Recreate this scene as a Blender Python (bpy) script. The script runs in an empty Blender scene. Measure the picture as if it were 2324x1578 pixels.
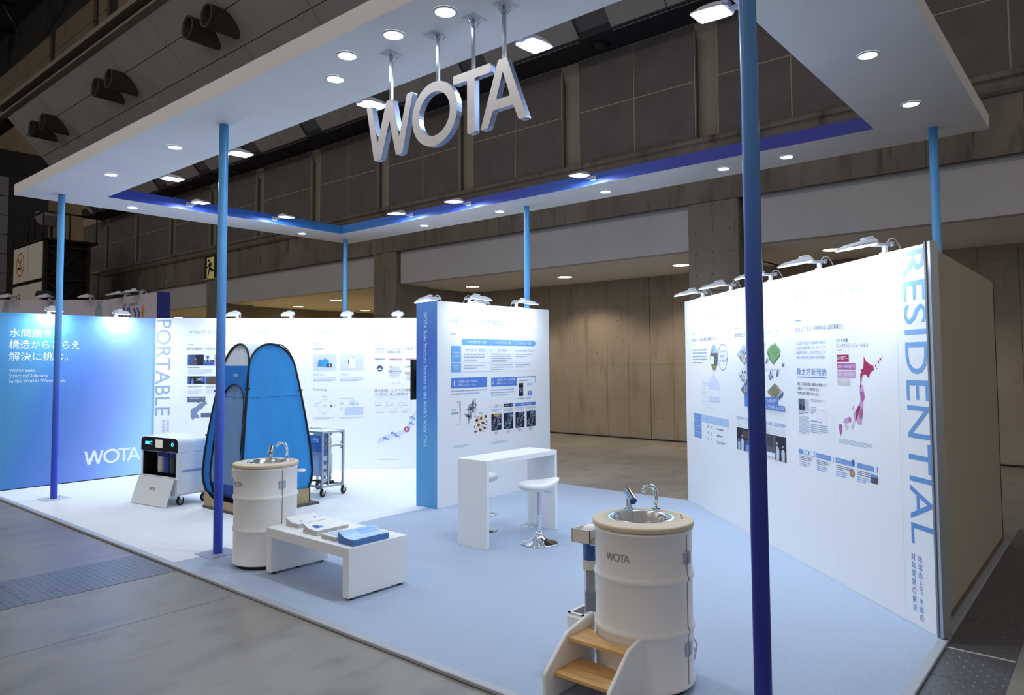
import bpy, math, random
from mathutils import Vector, Matrix
random.seed(7)
S = bpy.context.scene
PI = math.pi
H = 1.894                       # eye height
FLOOR = -0.024                   # hall floor, the booth platform top is z = 0

# ---------------------------------------------------------------- camera, world, exposure
YAW, PITCH, ROLL = (math.radians(a) for a in (39.66691, 2.93330, -0.39595))
fw = Vector((math.cos(YAW)*math.cos(PITCH), math.sin(YAW)*math.cos(PITCH), math.sin(PITCH)))
rt = Vector((math.sin(YAW), -math.cos(YAW), 0)); up = rt.cross(fw)
r2 = rt*math.cos(ROLL) + up*math.sin(ROLL); u2 = up*math.cos(ROLL) - rt*math.sin(ROLL)
cam_d = bpy.data.cameras.new('camera'); cam = bpy.data.objects.new('camera', cam_d)
S.collection.objects.link(cam); S.camera = cam
cam.matrix_world = Matrix(((r2.x, u2.x, -fw.x, 0), (r2.y, u2.y, -fw.y, 0), (r2.z, u2.z, -fw.z, H), (0, 0, 0, 1)))
cam_d.sensor_width = 36; cam_d.lens = 36*1629.08/2324
cam_d.shift_x = -(1199.595-1162)/2324; cam_d.shift_y = (737.246-789)/2324
cam_d.clip_start = 0.05; cam_d.clip_end = 200
S.view_settings.view_transform = 'Standard'; S.view_settings.look = 'None'
S.view_settings.gamma = 1; S.view_settings.use_curve_mapping = False
S.view_settings.exposure = 0.36
W = bpy.data.worlds.new('hall_light'); S.world = W; W.use_nodes = True
bg = W.node_tree.nodes['Background']
bg.inputs[0].default_value = (1.0, 0.95, 0.90, 1); bg.inputs[1].default_value = 0.27
S.cycles.use_denoising = True; S.cycles.sample_clamp_indirect = 6.0
S.cycles.max_bounces = 8; S.cycles.use_light_tree = True
FLOOD_W, FLOOD_C = 6.2, (0.71, 0.845, 1.0)      # LED arm spots
RING_W = 20.0                                   # canopy floodlights
DOWN_W = 1.2                                    # canopy downlights
WARM_C, WARM_D = (1.0, 0.83, 0.64), (1.0, 0.78, 0.40)
SOFFIT_W = 170.0
HALL_W, HALL_C = 360.0, (1.0, 0.93, 0.85)     # unseen hall lamps, added to brighten floor, bulkhead and fascia

C = S.collection
ORD = ('first', 'second', 'third', 'fourth', 'fifth', 'sixth', 'seventh', 'eighth', 'ninth')
def lin(c):
    return tuple(((x/255)/12.92 if x/255 <= .04045 else ((x/255+.055)/1.055)**2.4) for x in c)

# ---------------------------------------------------------------- materials
MATS = {}
def mat(name, rgb, rough=.5, metal=0, emit=None, es=0, spec=.5, alpha=1, trans=0, ior=1.45, coat=0, linear=False):
    if name in MATS: return MATS[name]
    m = bpy.data.materials.new(name); m.use_nodes = True
    b = m.node_tree.nodes['Principled BSDF']
    c = rgb if linear else lin(rgb)
    b.inputs['Base Color'].default_value = (*c, 1); b.inputs['Roughness'].default_value = rough
    b.inputs['Metallic'].default_value = metal; b.inputs['Specular IOR Level'].default_value = spec
    b.inputs['IOR'].default_value = ior
    b.inputs['Alpha'].default_value = alpha; b.inputs['Transmission Weight'].default_value = trans
    b.inputs['Coat Weight'].default_value = coat
    if emit:
        b.inputs['Emission Color'].default_value = (*emit, 1); b.inputs['Emission Strength'].default_value = es
    m.diffuse_color = (*c, 1); MATS[name] = m
    return m
def N(m, t, **k):
    n = m.node_tree.nodes.new(t)
    for a, v in k.items(): setattr(n, a, v)
    return n
def noisy(m, scale=3, amount=.25, stretch=(1, 1, 1), detail=6, bump=0, bscale=None, rough=None, second=None, world=False):
    """mottled base colour (and relief) in object coordinates"""
    nt = m.node_tree; L = nt.links; b = nt.nodes['Principled BSDF']
    tc = N(m, 'ShaderNodeNewGeometry') if world else N(m, 'ShaderNodeTexCoord'); mp = N(m, 'ShaderNodeMapping'); mp.inputs['Scale'].default_value = stretch
    src = tc.outputs['Position' if world else 'Object']; L.new(src, mp.inputs['Vector'])
    no = N(m, 'ShaderNodeTexNoise'); no.inputs['Scale'].default_value = scale; no.inputs['Detail'].default_value = detail
    L.new(mp.outputs[0], no.inputs['Vector'])
    c = b.inputs['Base Color'].default_value[:3]
    cr = N(m, 'ShaderNodeValToRGB')
    cr.color_ramp.elements[0].position = .3; cr.color_ramp.elements[1].position = .7
    cr.color_ramp.elements[0].color = (*[x*(1-amount) for x in c], 1)
    cr.color_ramp.elements[1].color = (*[min(1, x*(1+amount)) for x in c], 1)
    L.new(no.outputs['Fac'], cr.inputs[0]); out = cr.outputs[0]
    if second:
        sc2, col2, lo, hi, st2 = second
        mp2 = N(m, 'ShaderNodeMapping'); mp2.inputs['Scale'].default_value = st2; L.new(src, mp2.inputs['Vector'])
        n2 = N(m, 'ShaderNodeTexNoise'); n2.inputs['Scale'].default_value = sc2; n2.inputs['Detail'].default_value = 8
        L.new(mp2.outputs[0], n2.inputs['Vector'])
        mr = N(m, 'ShaderNodeMapRange'); mr.inputs[1].default_value = lo; mr.inputs[2].default_value = hi
        L.new(n2.outputs['Fac'], mr.inputs[0])
        mx = N(m, 'ShaderNodeMixRGB'); mx.inputs[2].default_value = (*lin(col2), 1)
        L.new(mr.outputs[0], mx.inputs[0]); L.new(out, mx.inputs[1]); out = mx.outputs[0]
    L.new(out, b.inputs['Base Color'])
    if bump:
        bn = N(m, 'ShaderNodeTexNoise'); bn.inputs['Scale'].default_value = bscale or scale*8; bn.inputs['Detail'].default_value = 4
        L.new(mp.outputs[0], bn.inputs['Vector'])
        bp = N(m, 'ShaderNodeBump'); bp.inputs['Strength'].default_value = bump; bp.inputs['Distance'].default_value = .01
        L.new(bn.outputs['Fac'], bp.inputs['Height']); L.new(bp.outputs[0], b.inputs['Normal'])
    if rough:
        mr = N(m, 'ShaderNodeMapRange'); mr.inputs[3].default_value = rough[0]; mr.inputs[4].default_value = rough[1]
        L.new(no.outputs['Fac'], mr.inputs[0]); L.new(mr.outputs[0], b.inputs['Roughness'])
    return m
def ramp(name, axis, lo, hi, stops, rough=.4, diag=None):
    """printed film whose colour runs along one object axis (or a diagonal) from lo to hi"""
    m = mat(name, (128, 128, 128), rough); nt = m.node_tree; L = nt.links
    tc = N(m, 'ShaderNodeTexCoord')
    v = N(m, 'ShaderNodeVectorMath', operation='DOT_PRODUCT')
    v.inputs[1].default_value = diag if diag else tuple(1.0 if i == axis else 0.0 for i in range(3))
    L.new(tc.outputs['Object'], v.inputs[0])
    mr = N(m, 'ShaderNodeMapRange'); mr.inputs[1].default_value = lo; mr.inputs[2].default_value = hi
    L.new(v.outputs['Value'], mr.inputs[0])
    cr = N(m, 'ShaderNodeValToRGB'); e = cr.color_ramp.elements
    e[0].position, e[0].color = stops[0][0], (*lin(stops[0][1]), 1)
    e[1].position, e[1].color = stops[-1][0], (*lin(stops[-1][1]), 1)
    for p, c in stops[1:-1]:
        k = e.new(p); k.color = (*lin(c), 1)
    L.new(mr.outputs[0], cr.inputs[0]); L.new(cr.outputs[0], nt.nodes['Principled BSDF'].inputs['Base Color'])
    return m

white = mat('white_laminate', (236, 237, 238), .45)
wallwhite = mat('white_print_board', (238, 240, 243), .55)
canopy_white = noisy(mat('canopy_white', (232, 232, 234), .5), 1.2, .03)
carpet_w = noisy(mat('carpet_white', (226, 230, 234), .95, spec=.1), 60, .05, bump=.3, bscale=300)
carpet_b = noisy(mat('carpet_blue', (172, 185, 206), .95, spec=.1), 60, .06, bump=.3, bscale=300)
alu = mat('aluminium', (175, 180, 188), .35, .9)
alu_edge = mat('edge_aluminium', (172, 175, 184), .45, .1)
chrome = mat('chrome', (225, 228, 232), .06, 1)
steel = noisy(mat('brushed_steel', (190, 190, 190), .25, 1), 4, .15, (1, 1, .05))
black = mat('black_plastic', (16, 17, 20), .4)
rubber = mat('black_rubber', (22, 22, 24), .7)
dark = mat('dark_gap', (12, 12, 13), .8)
hub = mat('grey_hub', (150, 152, 156), .4, .3)
cream = mat('cream_plastic', (226, 220, 212), .4)
drumpaint = mat('drum_paint', (240, 238, 238), .38)
machine_w = mat('machine_white', (232, 235, 240), .3)
glow = mat('glow_blue', (40, 160, 255), .3, emit=(.05, .45, 1), es=8)
lensm = mat('lamp_lens', (255, 255, 255), .3, emit=(.86, .94, 1), es=14)
lenswarm = mat('warm_lens', (255, 240, 220), .3, emit=(1, .9, .7), es=6)
lampbody = mat('lamp_white', (215, 220, 228), .35)
concrete_floor = noisy(mat('hall_floor', (134, 129, 122), .34, spec=.5), .5, .16, (1, 1.6, 1), 8, bump=.04, bscale=6,
                       rough=(.26, .5), second=(2.2, (112, 107, 103), .5, .75, (1, 1.8, 1)))
tread = mat('checker_steel', (112, 113, 118), .4, .55)
conc = noisy(mat('cast_concrete', (128, 121, 110), .85, spec=.2), .9, .18, (1, 1, .6), 8, world=True, bump=.15, bscale=14,
             second=(5, (84, 78, 70), .58, .78, (1, 1.4, .25)))
conc_dark = noisy(mat('beam_concrete', (116, 108, 100), .85, spec=.2), 1.1, .2, (1, 1, .5), 8, world=True, bump=.15, bscale=14,
                  second=(4, (66, 60, 55), .56, .8, (1, 1.2, .3)))
conc_tan = noisy(mat('tan_concrete', (150, 138, 122), .85, spec=.2), .8, .14, (1, 1, .5), 8, world=True, bump=.12, bscale=14,
                 second=(3.0, (118, 107, 94), .54, .82, (1, 1.2, .3)))
fibre = noisy(mat('fibre_panel', (103, 98, 97), .9, spec=.15), 2.2, .1, world=True, bump=.1, bscale=30)
jointm = mat('panel_joint', (158, 149, 134), .8)
niche_m = noisy(mat('niche_board', (142, 135, 122), .85), 1.5, .1)
plaster = noisy(mat('grey_plaster', (178, 176, 178), .85), .8, .05)
soffit_m = noisy(mat('soffit_board', (222, 216, 206), .85), .8, .04)
bulk_m = noisy(mat('acoustic_tile', (140, 137, 138), .9), 1.4, .05, world=True, bump=.05, bscale=60)
bulk_d = mat('dark_soffit', (34, 33, 42), .8)
bulk_g = mat('grille_grey', (84, 84, 90), .7)
duct_m = mat('duct_grey', (58, 54, 52), .6)
darksteel = mat('dark_steel', (30, 26, 26), .6, .2)
txt_blue = mat('print_blue', (118, 158, 216), .55)
txt_mid = mat('print_mid_blue', (86, 128, 208), .55)
txt_grey = mat('print_grey', (96, 104, 128), .55)
txt_pale = mat('print_pale', (160, 178, 208), .55)
txt_slate = mat('print_slate', (150, 168, 200), .55)
txt_dark = mat('print_dark', (58, 66, 92), .55)
p_white = mat('print_white', (232, 238, 248), .5)
p_navy = mat('print_navy', (24, 34, 52), .5)
p_red = mat('print_crimson', (168, 34, 84), .55)
p_rose = mat('print_rose', (178, 96, 156), .55)
p_pink = mat('print_pink', (205, 160, 206), .55)
p_beige = mat('print_beige', (208, 200, 206), .55)
p_green = mat('print_green', (120, 170, 110), .55)
p_amber = mat('print_amber', (214, 150, 60), .55)
p_skin = mat('print_skin', (206, 170, 150), .55)
p_lblue = mat('print_light_blue', (176, 202, 238), .55)
p_bar = mat('print_bar_blue', (112, 168, 226), .55)

# ---------------------------------------------------------------- mesh helpers
class MB:
    def __init__(s): s.v = []; s.f = []; s.sm = []
    def add(s, vs, fs, smooth=False, M=None):
        o = len(s.v)
        s.v += [tuple(M @ Vector(p)) if M else tuple(p) for p in vs]
        for f in fs: s.f.append([i+o for i in f]); s.sm.append(smooth)
        return s
    def box(s, x0, y0, z0, x1, y1, z1, M=None):
        vs = [(x, y, z) for z in (z0, z1) for y in (y0, y1) for x in (x0, x1)]
        return s.add(vs, [(0, 2, 3, 1), (4, 5, 7, 6), (0, 1, 5, 4), (2, 6, 7, 3), (0, 4, 6, 2), (1, 3, 7, 5)], M=M)
    def bbox(s, x0, y0, z0, x1, y1, z1, b=.005, M=None):
        """box with chamfered edges"""
        vs = []; X = (x0, x1); Y = (y0, y1); Z = (z0, z1)
        idx = {}
        for i in (0, 1):
            for j in (0, 1):
                for k in (0, 1):
                    sx, sy, sz = (b, -b)[i], (b, -b)[j], (b, -b)[k]
                    for a, p in enumerate(((X[i], Y[j]+sy, Z[k]+sz), (X[i]+sx, Y[j], Z[k]+sz), (X[i]+sx, Y[j]+sy, Z[k]))):
                        idx[i, j, k, a] = len(vs); vs.append(p)
        F = []
        for i in (0, 1):
            F.append([idx[i, j, k, 0] for j, k in ((0, 0), (1, 0), (1, 1), (0, 1))])
            F.append([idx[j, i, k, 1] for j, k in ((0, 0), (1, 0), (1, 1), (0, 1))])
            F.append([idx[j, k, i, 2] for j, k in ((0, 0), (1, 0), (1, 1), (0, 1))])
        for i in (0, 1):
            for j in (0, 1):
                F.append([idx[i, j, 0, 0], idx[i, j, 1, 0], idx[i, j, 1, 1], idx[i, j, 0, 1]])
                F.append([idx[i, 0, j, 0], idx[i, 1, j, 0], idx[i, 1, j, 2], idx[i, 0, j, 2]])
                F.append([idx[0, i, j, 1], idx[1, i, j, 1], idx[1, i, j, 2], idx[0, i, j, 2]])
                for k in (0, 1): F.append([idx[i, j, k, 0], idx[i, j, k, 1], idx[i, j, k, 2]])
        return s.add(vs, F, M=M)
    def lathe(s, prof, n=32, M=None, smooth=True, a0=0, a1=2*PI):
        full = abs(a1-a0-2*PI) < 1e-6; m = n if full else n+1
        vs = [(r*math.cos(a0+(a1-a0)*i/n), r*math.sin(a0+(a1-a0)*i/n), z) for r, z in prof for i in range(m)]
        fs = []
        for k in range(len(prof)-1):
            for i in range(n):
                j = (i+1) % m
                fs.append((k*m+i, k*m+j, (k+1)*m+j, (k+1)*m+i))
        return s.add(vs, fs, smooth, M)
    def cyl(s, r, z0, z1, n=24, M=None, r1=None):
        r1 = r if r1 is None else r1
        s.lathe([(r, z0), (r1, z1)], n, M)
        s.add([(r*math.cos(2*PI*i/n), r*math.sin(2*PI*i/n), z0) for i in range(n)], [list(range(n))[::-1]], M=M)
        return s.add([(r1*math.cos(2*PI*i/n), r1*math.sin(2*PI*i/n), z1) for i in range(n)], [list(range(n))], M=M)
    def tube(s, path, r, n=10, closed=False, cap=True):
        P = [Vector(p) for p in path]; k = len(P); rings = []
        t0 = (P[1]-P[0]).normalized()
        nrm = t0.cross(Vector((0, 0, 1)));
        if nrm.length < .05: nrm = t0.cross(Vector((1, 0, 0)))
        nrm.normalize(); o = len(s.v)
        for i in range(k):
            a = P[(i-1) % k] if closed or i else P[0]; b = P[(i+1) % k] if closed or i < k-1 else P[-1]
            t = (b-a).normalized(); nrm = (nrm - t*nrm.dot(t)).normalized(); bi = t.cross(nrm)
            rr = r[i] if isinstance(r, (list, tuple)) else r
            for j in range(n):
                an = 2*PI*j/n; s.v.append(tuple(P[i]+nrm*(rr*math.cos(an))+bi*(rr*math.sin(an))))
        for i in range(k if closed else k-1):
            for j in range(n):
                q = (i+1) % k
                s.f.append([o+i*n+j, o+i*n+(j+1) % n, o+q*n+(j+1) % n, o+q*n+j]); s.sm.append(True)
        if cap and not closed:
            s.f.append([o+j for j in range(n)][::-1]); s.sm.append(False)
            s.f.append([o+(k-1)*n+j for j in range(n)]); s.sm.append(False)
        return s
    def prism(s, poly, d0, d1, fr=lambda u, v, d: (u, v, d), holes=None):
        """extrude a 2-D polygon (ear-clipped by Blender as an ngon) from depth d0 to d1"""
        n = len(poly)
        s.add([fr(u, v, d0) for u, v in poly] + [fr(u, v, d1) for u, v in poly],
              [list(range(n))[::-1], list(range(n, 2*n))] + [[i, (i+1) % n, n+(i+1) % n, n+i] for i in range(n)])
        return s
    def build(s, name, m, parent=None, label=None, loc=None, kind=None, auto=None, bevel=None):
        me = bpy.data.meshes.new(name); me.from_pydata(s.v, [], s.f); me.update()
        me.polygons.foreach_set('use_smooth', s.sm)
        o = bpy.data.objects.new(name, me); C.objects.link(o)
        if isinstance(m, (list, tuple)):
            for x in m: me.materials.append(x)
        else: me.materials.append(m)
        if parent: o.parent = parent
        if loc: o.location = loc
        if label: o['label'] = label
        if kind: o['kind'] = kind
        if bevel:
            b = o.modifiers.new('bevel', 'BEVEL'); b.width = bevel; b.segments = 2; b.limit_method = 'ANGLE'
        return o
def fixn(o):
    import bmesh
    b = bmesh.new(); b.from_mesh(o.data); bmesh.ops.recalc_face_normals(b, faces=b.faces); b.to_mesh(o.data); b.free()
    return o
def thing(name, label, cat, loc=(0, 0, 0), rz=0, group=None):
    o = bpy.data.objects.new(name, None); C.objects.link(o); o.empty_display_size = .1
    o.location = loc; o.rotation_euler = (0, 0, rz); o['label'] = label; o['category'] = cat; o['kind'] = 'thing'
    if group: o['group'] = group
    return o
def tag(o, label, cat, group=None):
    o['label'] = label; o['category'] = cat; o['kind'] = 'thing'
    if group: o['group'] = group
    return o
def copy_tree(o, parent=None):
    c = o.copy(); C.objects.link(c)
    if parent: c.parent = parent
    for ch in list(o.children): copy_tree(ch, c)
    return c
def struct(o): o['kind'] = 'structure'; return o
def Rz(a): return Matrix.Rotation(a, 4, 'Z')
def Ry(a): return Matrix.Rotation(a, 4, 'Y')
def Rx(a): return Matrix.Rotation(a, 4, 'X')
def T(x, y, z): return Matrix.Translation((x, y, z))

# ================================================================ HALL
fl = MB().box(-30, -25, FLOOR-.3, 40, 60, FLOOR).build('floor', concrete_floor); struct(fl)
# floor joints
for k, (y, x0, x1) in enumerate(((5.74, -8, 3.05), (2.6, -8, 3.05))):
    MB().box(x0, y-.006, FLOOR-.002, x1, y+.006, FLOOR+.0008).build('floor_joint', mat('joint_dark', (118, 113, 108), .6), fl)
# steel trench covers: plates with raised lozenges
def trench(x0, x1, y0, y1, n, nm, gaps):
    w = (x1-x0)/n
    for k in range(n):
        a, b = x0+k*w+.003, x0+(k+1)*w-.003
        mb = MB().box(a, y0, FLOOR-.01, b, y1, FLOOR+.003)
        mb.build(nm, tread, fl)
        st = MB(); sx = .052; i = 0
        x = a+.02
        while x < b-.02:
            y = y0+.02; j = 0
            while y < y1-.02:
                ang = .6 if (i+j) % 2 else -.6
                c, s_ = math.cos(ang)*.017, math.sin(ang)*.017
                cx, cy = x, y; n1, n2 = -s_*.22, c*.22
                z = FLOOR+.003
                st.add([(cx-c, cy-s_, z), (cx+n1, cy+n2, z), (cx+c, cy+s_, z), (cx-n1, cy-n2, z), (cx, cy, z+.003)],
                       [(0, 1, 4), (1, 2, 4), (2, 3, 4), (3, 0, 4)])
                y += .045; j += 1
            x += sx; i += 1
        st.build('tread_pattern', tread, fl, kind='stuff')
trench(-4.0, 3.12, 6.84, 7.73, 6, 'steel_cover_plate', .01)
trench(2.6, 9.8, .60, .985, 6, 'steel_cover_plate', .01)
MB().box(5.503, .60, FLOOR, 5.517, .985, FLOOR+.0068).build('sealant_line', mat('sealant', (205, 200, 190), .6), fl)

# ---- upper hall wall with fibre panels
XW = 12.0
wl = struct(MB().box(XW-.004, -4.5, 5.9, XW+.5, 34.0, 8.6).build('wall_back', jointm))
P0, PER, NW = 5.46, 3.07, .46
pan_me = None
for k in range(-3, 10):
    a = P0+PER*k; b = a+PER                       # niche a..a+NW, panels a+NW..b
    mid = (a+NW+b)/2
    for y0, y1 in ((a+NW, mid), (mid, b)):
        for z0, z1 in ((5.95, 7.04), (7.04, 8.13)):
            if pan_me is None:
                o = MB().bbox(0, .014, .014, .05, (mid-a-NW)-.014, 1.09-.014, .004).build('fibre_panel', fibre, wl); pan_me = o.data
            else:
                o = bpy.data.objects.new('fibre_panel', pan_me); C.objects.link(o); o.parent = wl
            o.location = (XW-.015, y0, z0)
# niches cut as boxes in front of a deeper board
    n = MB()
    n.box(XW-.02, a-.004, 5.95, XW+.034, a+.012, 8.1); n.box(XW-.02, a+NW-.012, 5.95, XW+.034, a+NW+.004, 8.1)
    n.box(XW-.02, a, 8.02, XW+.034, a+NW, 8.12)
    n.build('niche_frame', jointm, wl)
# carve: the niches are boxes of their own, set into the wall body by building the body in pieces
me = bpy.data.meshes.new('wall_back'); mb = MB()
for k in range(-3, 10):
    a = P0+PER*k
    mb.box(XW-.004, a+NW, 5.9, XW+.4, a+PER, 8.6)
mb.box(XW-.004, -4.5, 5.9, XW+.4, P0-3*PER, 8.6); mb.box(XW+.3, -4.5, 5.9, XW+.5, 34, 8.6)
me.from_pydata(mb.v, [], mb.f); me.update(); me.materials.append(jointm); wl.data = me
for k in range(-3, 10):
    a = P0+PER*k
    MB().box(XW+.13, a, 5.95, XW+.16, a+NW, 7.8).build('niche_board', niche_m, wl)
    MB().box(XW, a+NW-.008, 5.95, XW+.13, a+NW-.001, 8.05).build('niche_reveal', fibre, wl)
    MB().add([(XW+.13, a, 7.8), (XW+.13, a+NW, 7.8), (XW, a+NW, 8.06), (XW, a, 8.06)], [(0, 1, 2, 3)]).build('niche_head', niche_m, wl)

# ---- ledge moulding below the panels
prof = [(12.12, 5.95), (11.93, 5.95), (11.90, 5.93), (11.885, 5.89), (11.895, 5.85), (11.93, 5.835), (11.95, 5.82), (11.96, 5.80),
        (11.965, 5.76), (12.0, 5.70), (12.06, 5.66), (12.12, 5.66)]
o = MB().prism(prof, -4.5, 34.0, lambda u, v, d: (u, d, v)).build('trim_1', conc_dark); struct(fixn(o))
# ---- concrete beam, in cast lengths with recessed joints
bm_ = struct(MB().box(12.13, -4.5, 4.79, 12.6, 34, 5.72).build('trim_2', conc_dark))
y = -4.0; k = 0; seg_me = None
while y < 34:
    if seg_me is None:
        o = MB().bbox(0, .0025, 0, .04, .6175, .93, .001).build('board_cast_face', conc_dark, bm_); seg_me = o.data
    else:
        o = bpy.data.objects.new('board_cast_face', seg_me); C.objects.link(o); o.parent = bm_
    o.location = (12.1, y, 4.79); y += .62
# ---- columns
colY = [(-4.1, -3.15), (5.19, 6.17), (14.52, 15.43), (23.62, 24.72), (32.95, 33.95)]
for a, b in colY:
    o = struct(MB().bbox(12.11, a, FLOOR, 13.25, b, 4.79, .012).build('column', conc))
    h = MB()
    for z in (4.25, 3.45, 2.65, 3.05, 3.85):
        for t in (.16, .5, .84):
            h.cyl(.017, -.004, .002, 10, T(12.107, a+(b-a)*t, z) @ Ry(-PI/2))
    h.build('tie_hole', mat('tie_hole', (88, 82, 74), .9), o)
    MB().box(12.106, a+.01, 3.14, 12.112, b-.01, 3.15).build('lift_joint', mat('joint_line', (60, 56, 50), .9), o)
# ---- bays: fascia, soffit, back wall
bays = [(-3.15, 5.19, 15.33), (6.17, 14.52, 15.33), (15.43, 23.62, 20.5), (24.72, 32.95, 20.5), (-9, -4.1, 15.33)]
for i, (a, b, xb) in enumerate(bays):
    f = struct(MB().box(12.2, a+.0, 3.94, 12.42, b-.09, 4.79).build('wall_fascia', plaster))
    MB().box(12.196, a, 4.71, 12.2, b-.09, 4.785).build('shadow_board', mat('fascia_band', (150, 150, 154), .8), f)
    f['label'] = 'grey plaster fascia between concrete columns'
    struct(MB().box(12.42, a-.5, 3.94, xb+.2, b+.55, 4.1).build('ceiling_soffit', soffit_m))
bw = struct(MB().box(15.36, -9, FLOOR-.1, 15.7, 15.0, 3.96).build('wall_recess', dark))
js = [-9.0]+[-9+.0]+[]
ys = [8.884-.625*k for k in range(28)][::-1] + [9.496, 10.122, 10.736, 11.376, 11.984, 12.62, 13.25, 13.87, 14.5, 15.0]
zs = [FLOOR, .93, 1.8, 3.66, 3.95]
for i in range(len(ys)-1):
    big = any(abs(ys[i+1]-q) < .02 for q in (8.884, 11.984, 5.75, 2.65)); g1 = .012 if big else .0025
    mb = MB()
    for j in range(len(zs)-1):
        mb.bbox(15.33, ys[i]+.0025, zs[j]+.001, 15.37, ys[i+1]-g1, zs[j+1]-.001, .002)
    mb.build('concrete_lift', conc_tan, bw)
h = MB()
for y_ in [8.57-.625*k for k in range(8)]+[9.19, 9.81, 10.43, 11.06, 11.68, 12.3, 12.93, 13.56]:
    for z in (.5, 1.2, 2.1, 2.5, 2.9, 3.3, 3.8):
        h.cyl(.016, -.003, .001, 8, T(15.329, y_+.0, z) @ Ry(-PI/2))
h.build('tie_hole', mat('tie_hole2', (108, 97, 84), .9), bw, kind='stuff')
tag(MB().tube([(15.29, -6+.6*k, FLOOR+.022) for k in range(36)], .016, 6).build('floor_cable', rubber),
    'black cable running along the foot of the tan concrete wall', 'cable')
struct(MB().box(20.5, 14.9, FLOOR-.1, 20.8, 34, 4.1).build('wall_deep', conc_tan))
struct(MB().box(13.25, 14.8, FLOOR-.1, 20.6, 15.0, 4.1).build('wall_side', conc))
struct(MB().box(13.3, 24.1, FLOOR, 20.6, 24.3, 4.1).build('wall_divider', conc))

# ---- soffit lights
def soffit_light(x, y, lab, power, col):
    r = thing('soffit_light', lab, 'ceiling light', (x, y, 3.94), group='warm round lights in the concrete soffits')
    MB().lathe([(.215, -.001), (.22, -.006), (.185, -.006), (.18, .0)], 28).build('trim_ring', mat('warm_ring', (190, 170, 130), .4), r)
    MB().cyl(.18, -.005, -.003, 28).build('lens', lenswarm, r)
    d = bpy.data.lights.new('warm_lamp', 'SPOT'); d.energy = power; d.color = col; d.spot_size = 2.35; d.spot_blend = .45; d.shadow_soft_size = .15
    q = bpy.data.objects.new('warm_lamp', d); C.objects.link(q); q.parent = r; q.location = (0, 0, -.03)
for x, y, lab in ((13.95, 10.41, 'warm round soffit light above the tan wall, second bay from the right post'),
                  (13.92, 7.27, 'warm round soffit light half hidden by the right concrete column'),
                  (14.03, 13.6, 'warm round soffit light above the white panel with charts'),
                  (13.89, 4.12, 'warm round soffit light behind the wall lamp nearest RESIDENTIAL'),
                  (14.04, 19.84, 'warm round soffit light beside the back corner post'),
                  (14.64, 22.97, 'warm round soffit light in the middle of the left bay'),
                  (14.52, 25.93, 'warm round soffit light beside the left concrete pier'),
                  (17.57, 22.9, 'warm round soffit light deep in the left bay, centre of its back row'),
                  (17.66, 26.1, 'small warm soffit light low behind the second wall lamp'),
                  (17.7, 19.8, 'warm round soffit light deep in the left bay by its right pier'),
                  (14.48, 32.1, 'warm round soffit light next to the dark blue pillar')):
    soffit_light(x, y, lab, SOFFIT_W*(3.4 if y > 15 else 1) * (.55 if x > 17 else 1), WARM_D if y > 15 else WARM_C)

# ---- dark soffit and sloped acoustic bulkhead
struct(MB().box(11.2, -4.5, 8.14, 12.3, 34, 8.5).build('ceiling_slot', bulk_d))
for k in range(9):
    y_ = [31.7, 28.1, 25.0, 21.95, 18.9, 14.9, 11.8, 7.75, 4.7][k]
    r = thing('ceiling_diffuser', 'black round air diffuser in the dark slot, %s from the far end' % ORD[k], 'diffuser', (11.62, y_, 8.14), group='round diffusers in the dark ceiling slot')
    MB().lathe([(.19, .0), (.2, -.03), (.17, -.05), (.14, -.02), (.13, .0)], 24).build('diffuser_ring', black, r)
    MB().lathe([(.12, -.0), (.12, -.06), (.09, -.075), (.0, -.075)], 24).build('diffuser_cone', mat('diff_grey', (46, 46, 52), .6), r)
KS = -(11.518-8.14)/(11.2795-8.225)            # slope dz/dx
AL = math.atan2(11.518-8.14, 11.2795-8.225)
LEN = math.hypot(11.518-8.14, 11.2795-8.225)
def bulkM(y):                                   # local x = down the slope, y = along, z = outward (down, towards the hall)
    ex = Vector((math.cos(AL), 0, -math.sin(AL))); ez = Vector((-math.sin(AL), 0, -math.cos(AL))); ey = ez.cross(ex)
    M = Matrix(((ex.x, ey.x, ez.x, 8.225), (ex.y, ey.y, ez.y, y), (ex.z, ey.z, ez.z, 11.518), (0, 0, 0, 1)))
    return M
bk = struct(MB().add([(8.24, -3, 11.55), (8.24, 33, 11.55), (11.25, 33, 8.24), (11.25, -3, 8.24),
                      (11.3, -3, 11.55), (11.3, 33, 11.55), (11.3, 33, 8.24), (11.3, -3, 8.24)],
                     [(0, 1, 2, 3), (0, 4, 5, 1), (4, 7, 6, 5), (3, 2, 6, 7), (0, 3, 7, 4), (1, 5, 6, 2)]).build('ceiling_bulkhead', bulk_g))
rows = [(.0, .87), (.87, 1.78), (1.78, 3.0), (3.0, 3.85), (3.85, LEN)]
sgn = -1 if bulkM(0)[1][1] < 0 else 1
def btile(y0, y1, a, b):
    g = .009
    M = bulkM(0); q = MB()
    yy = sorted((sgn*(y0+g), sgn*(y1-g)))
    q.bbox(a+g, yy[0], 0, b-g, yy[1], .03, .003, M)
    q.build('acoustic_tile', bulk_m, bk)
Yt = [32.62-3.05*k for k in range(12)]
btile(32.64, 33.0, 0, .87); btile(32.64, 33, .87, 1.78); btile(32.64, 33, 1.78, 3.0); btile(32.64, 33, 3.0, LEN)
for y_ in Yt:
    for a, b in rows[:3]: btile(y_-3.05, y_, a, b)
# crenellated lower rows: a pair of tiles, then an open grille
for k in range(11):
    r_ = 25.82-3.1*k+6.2
    btile(max(r_-1.18, -3), min(r_, 33), 3.0, LEN); btile(r_-2.36, r_-1.18, 3.0, LEN)
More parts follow.
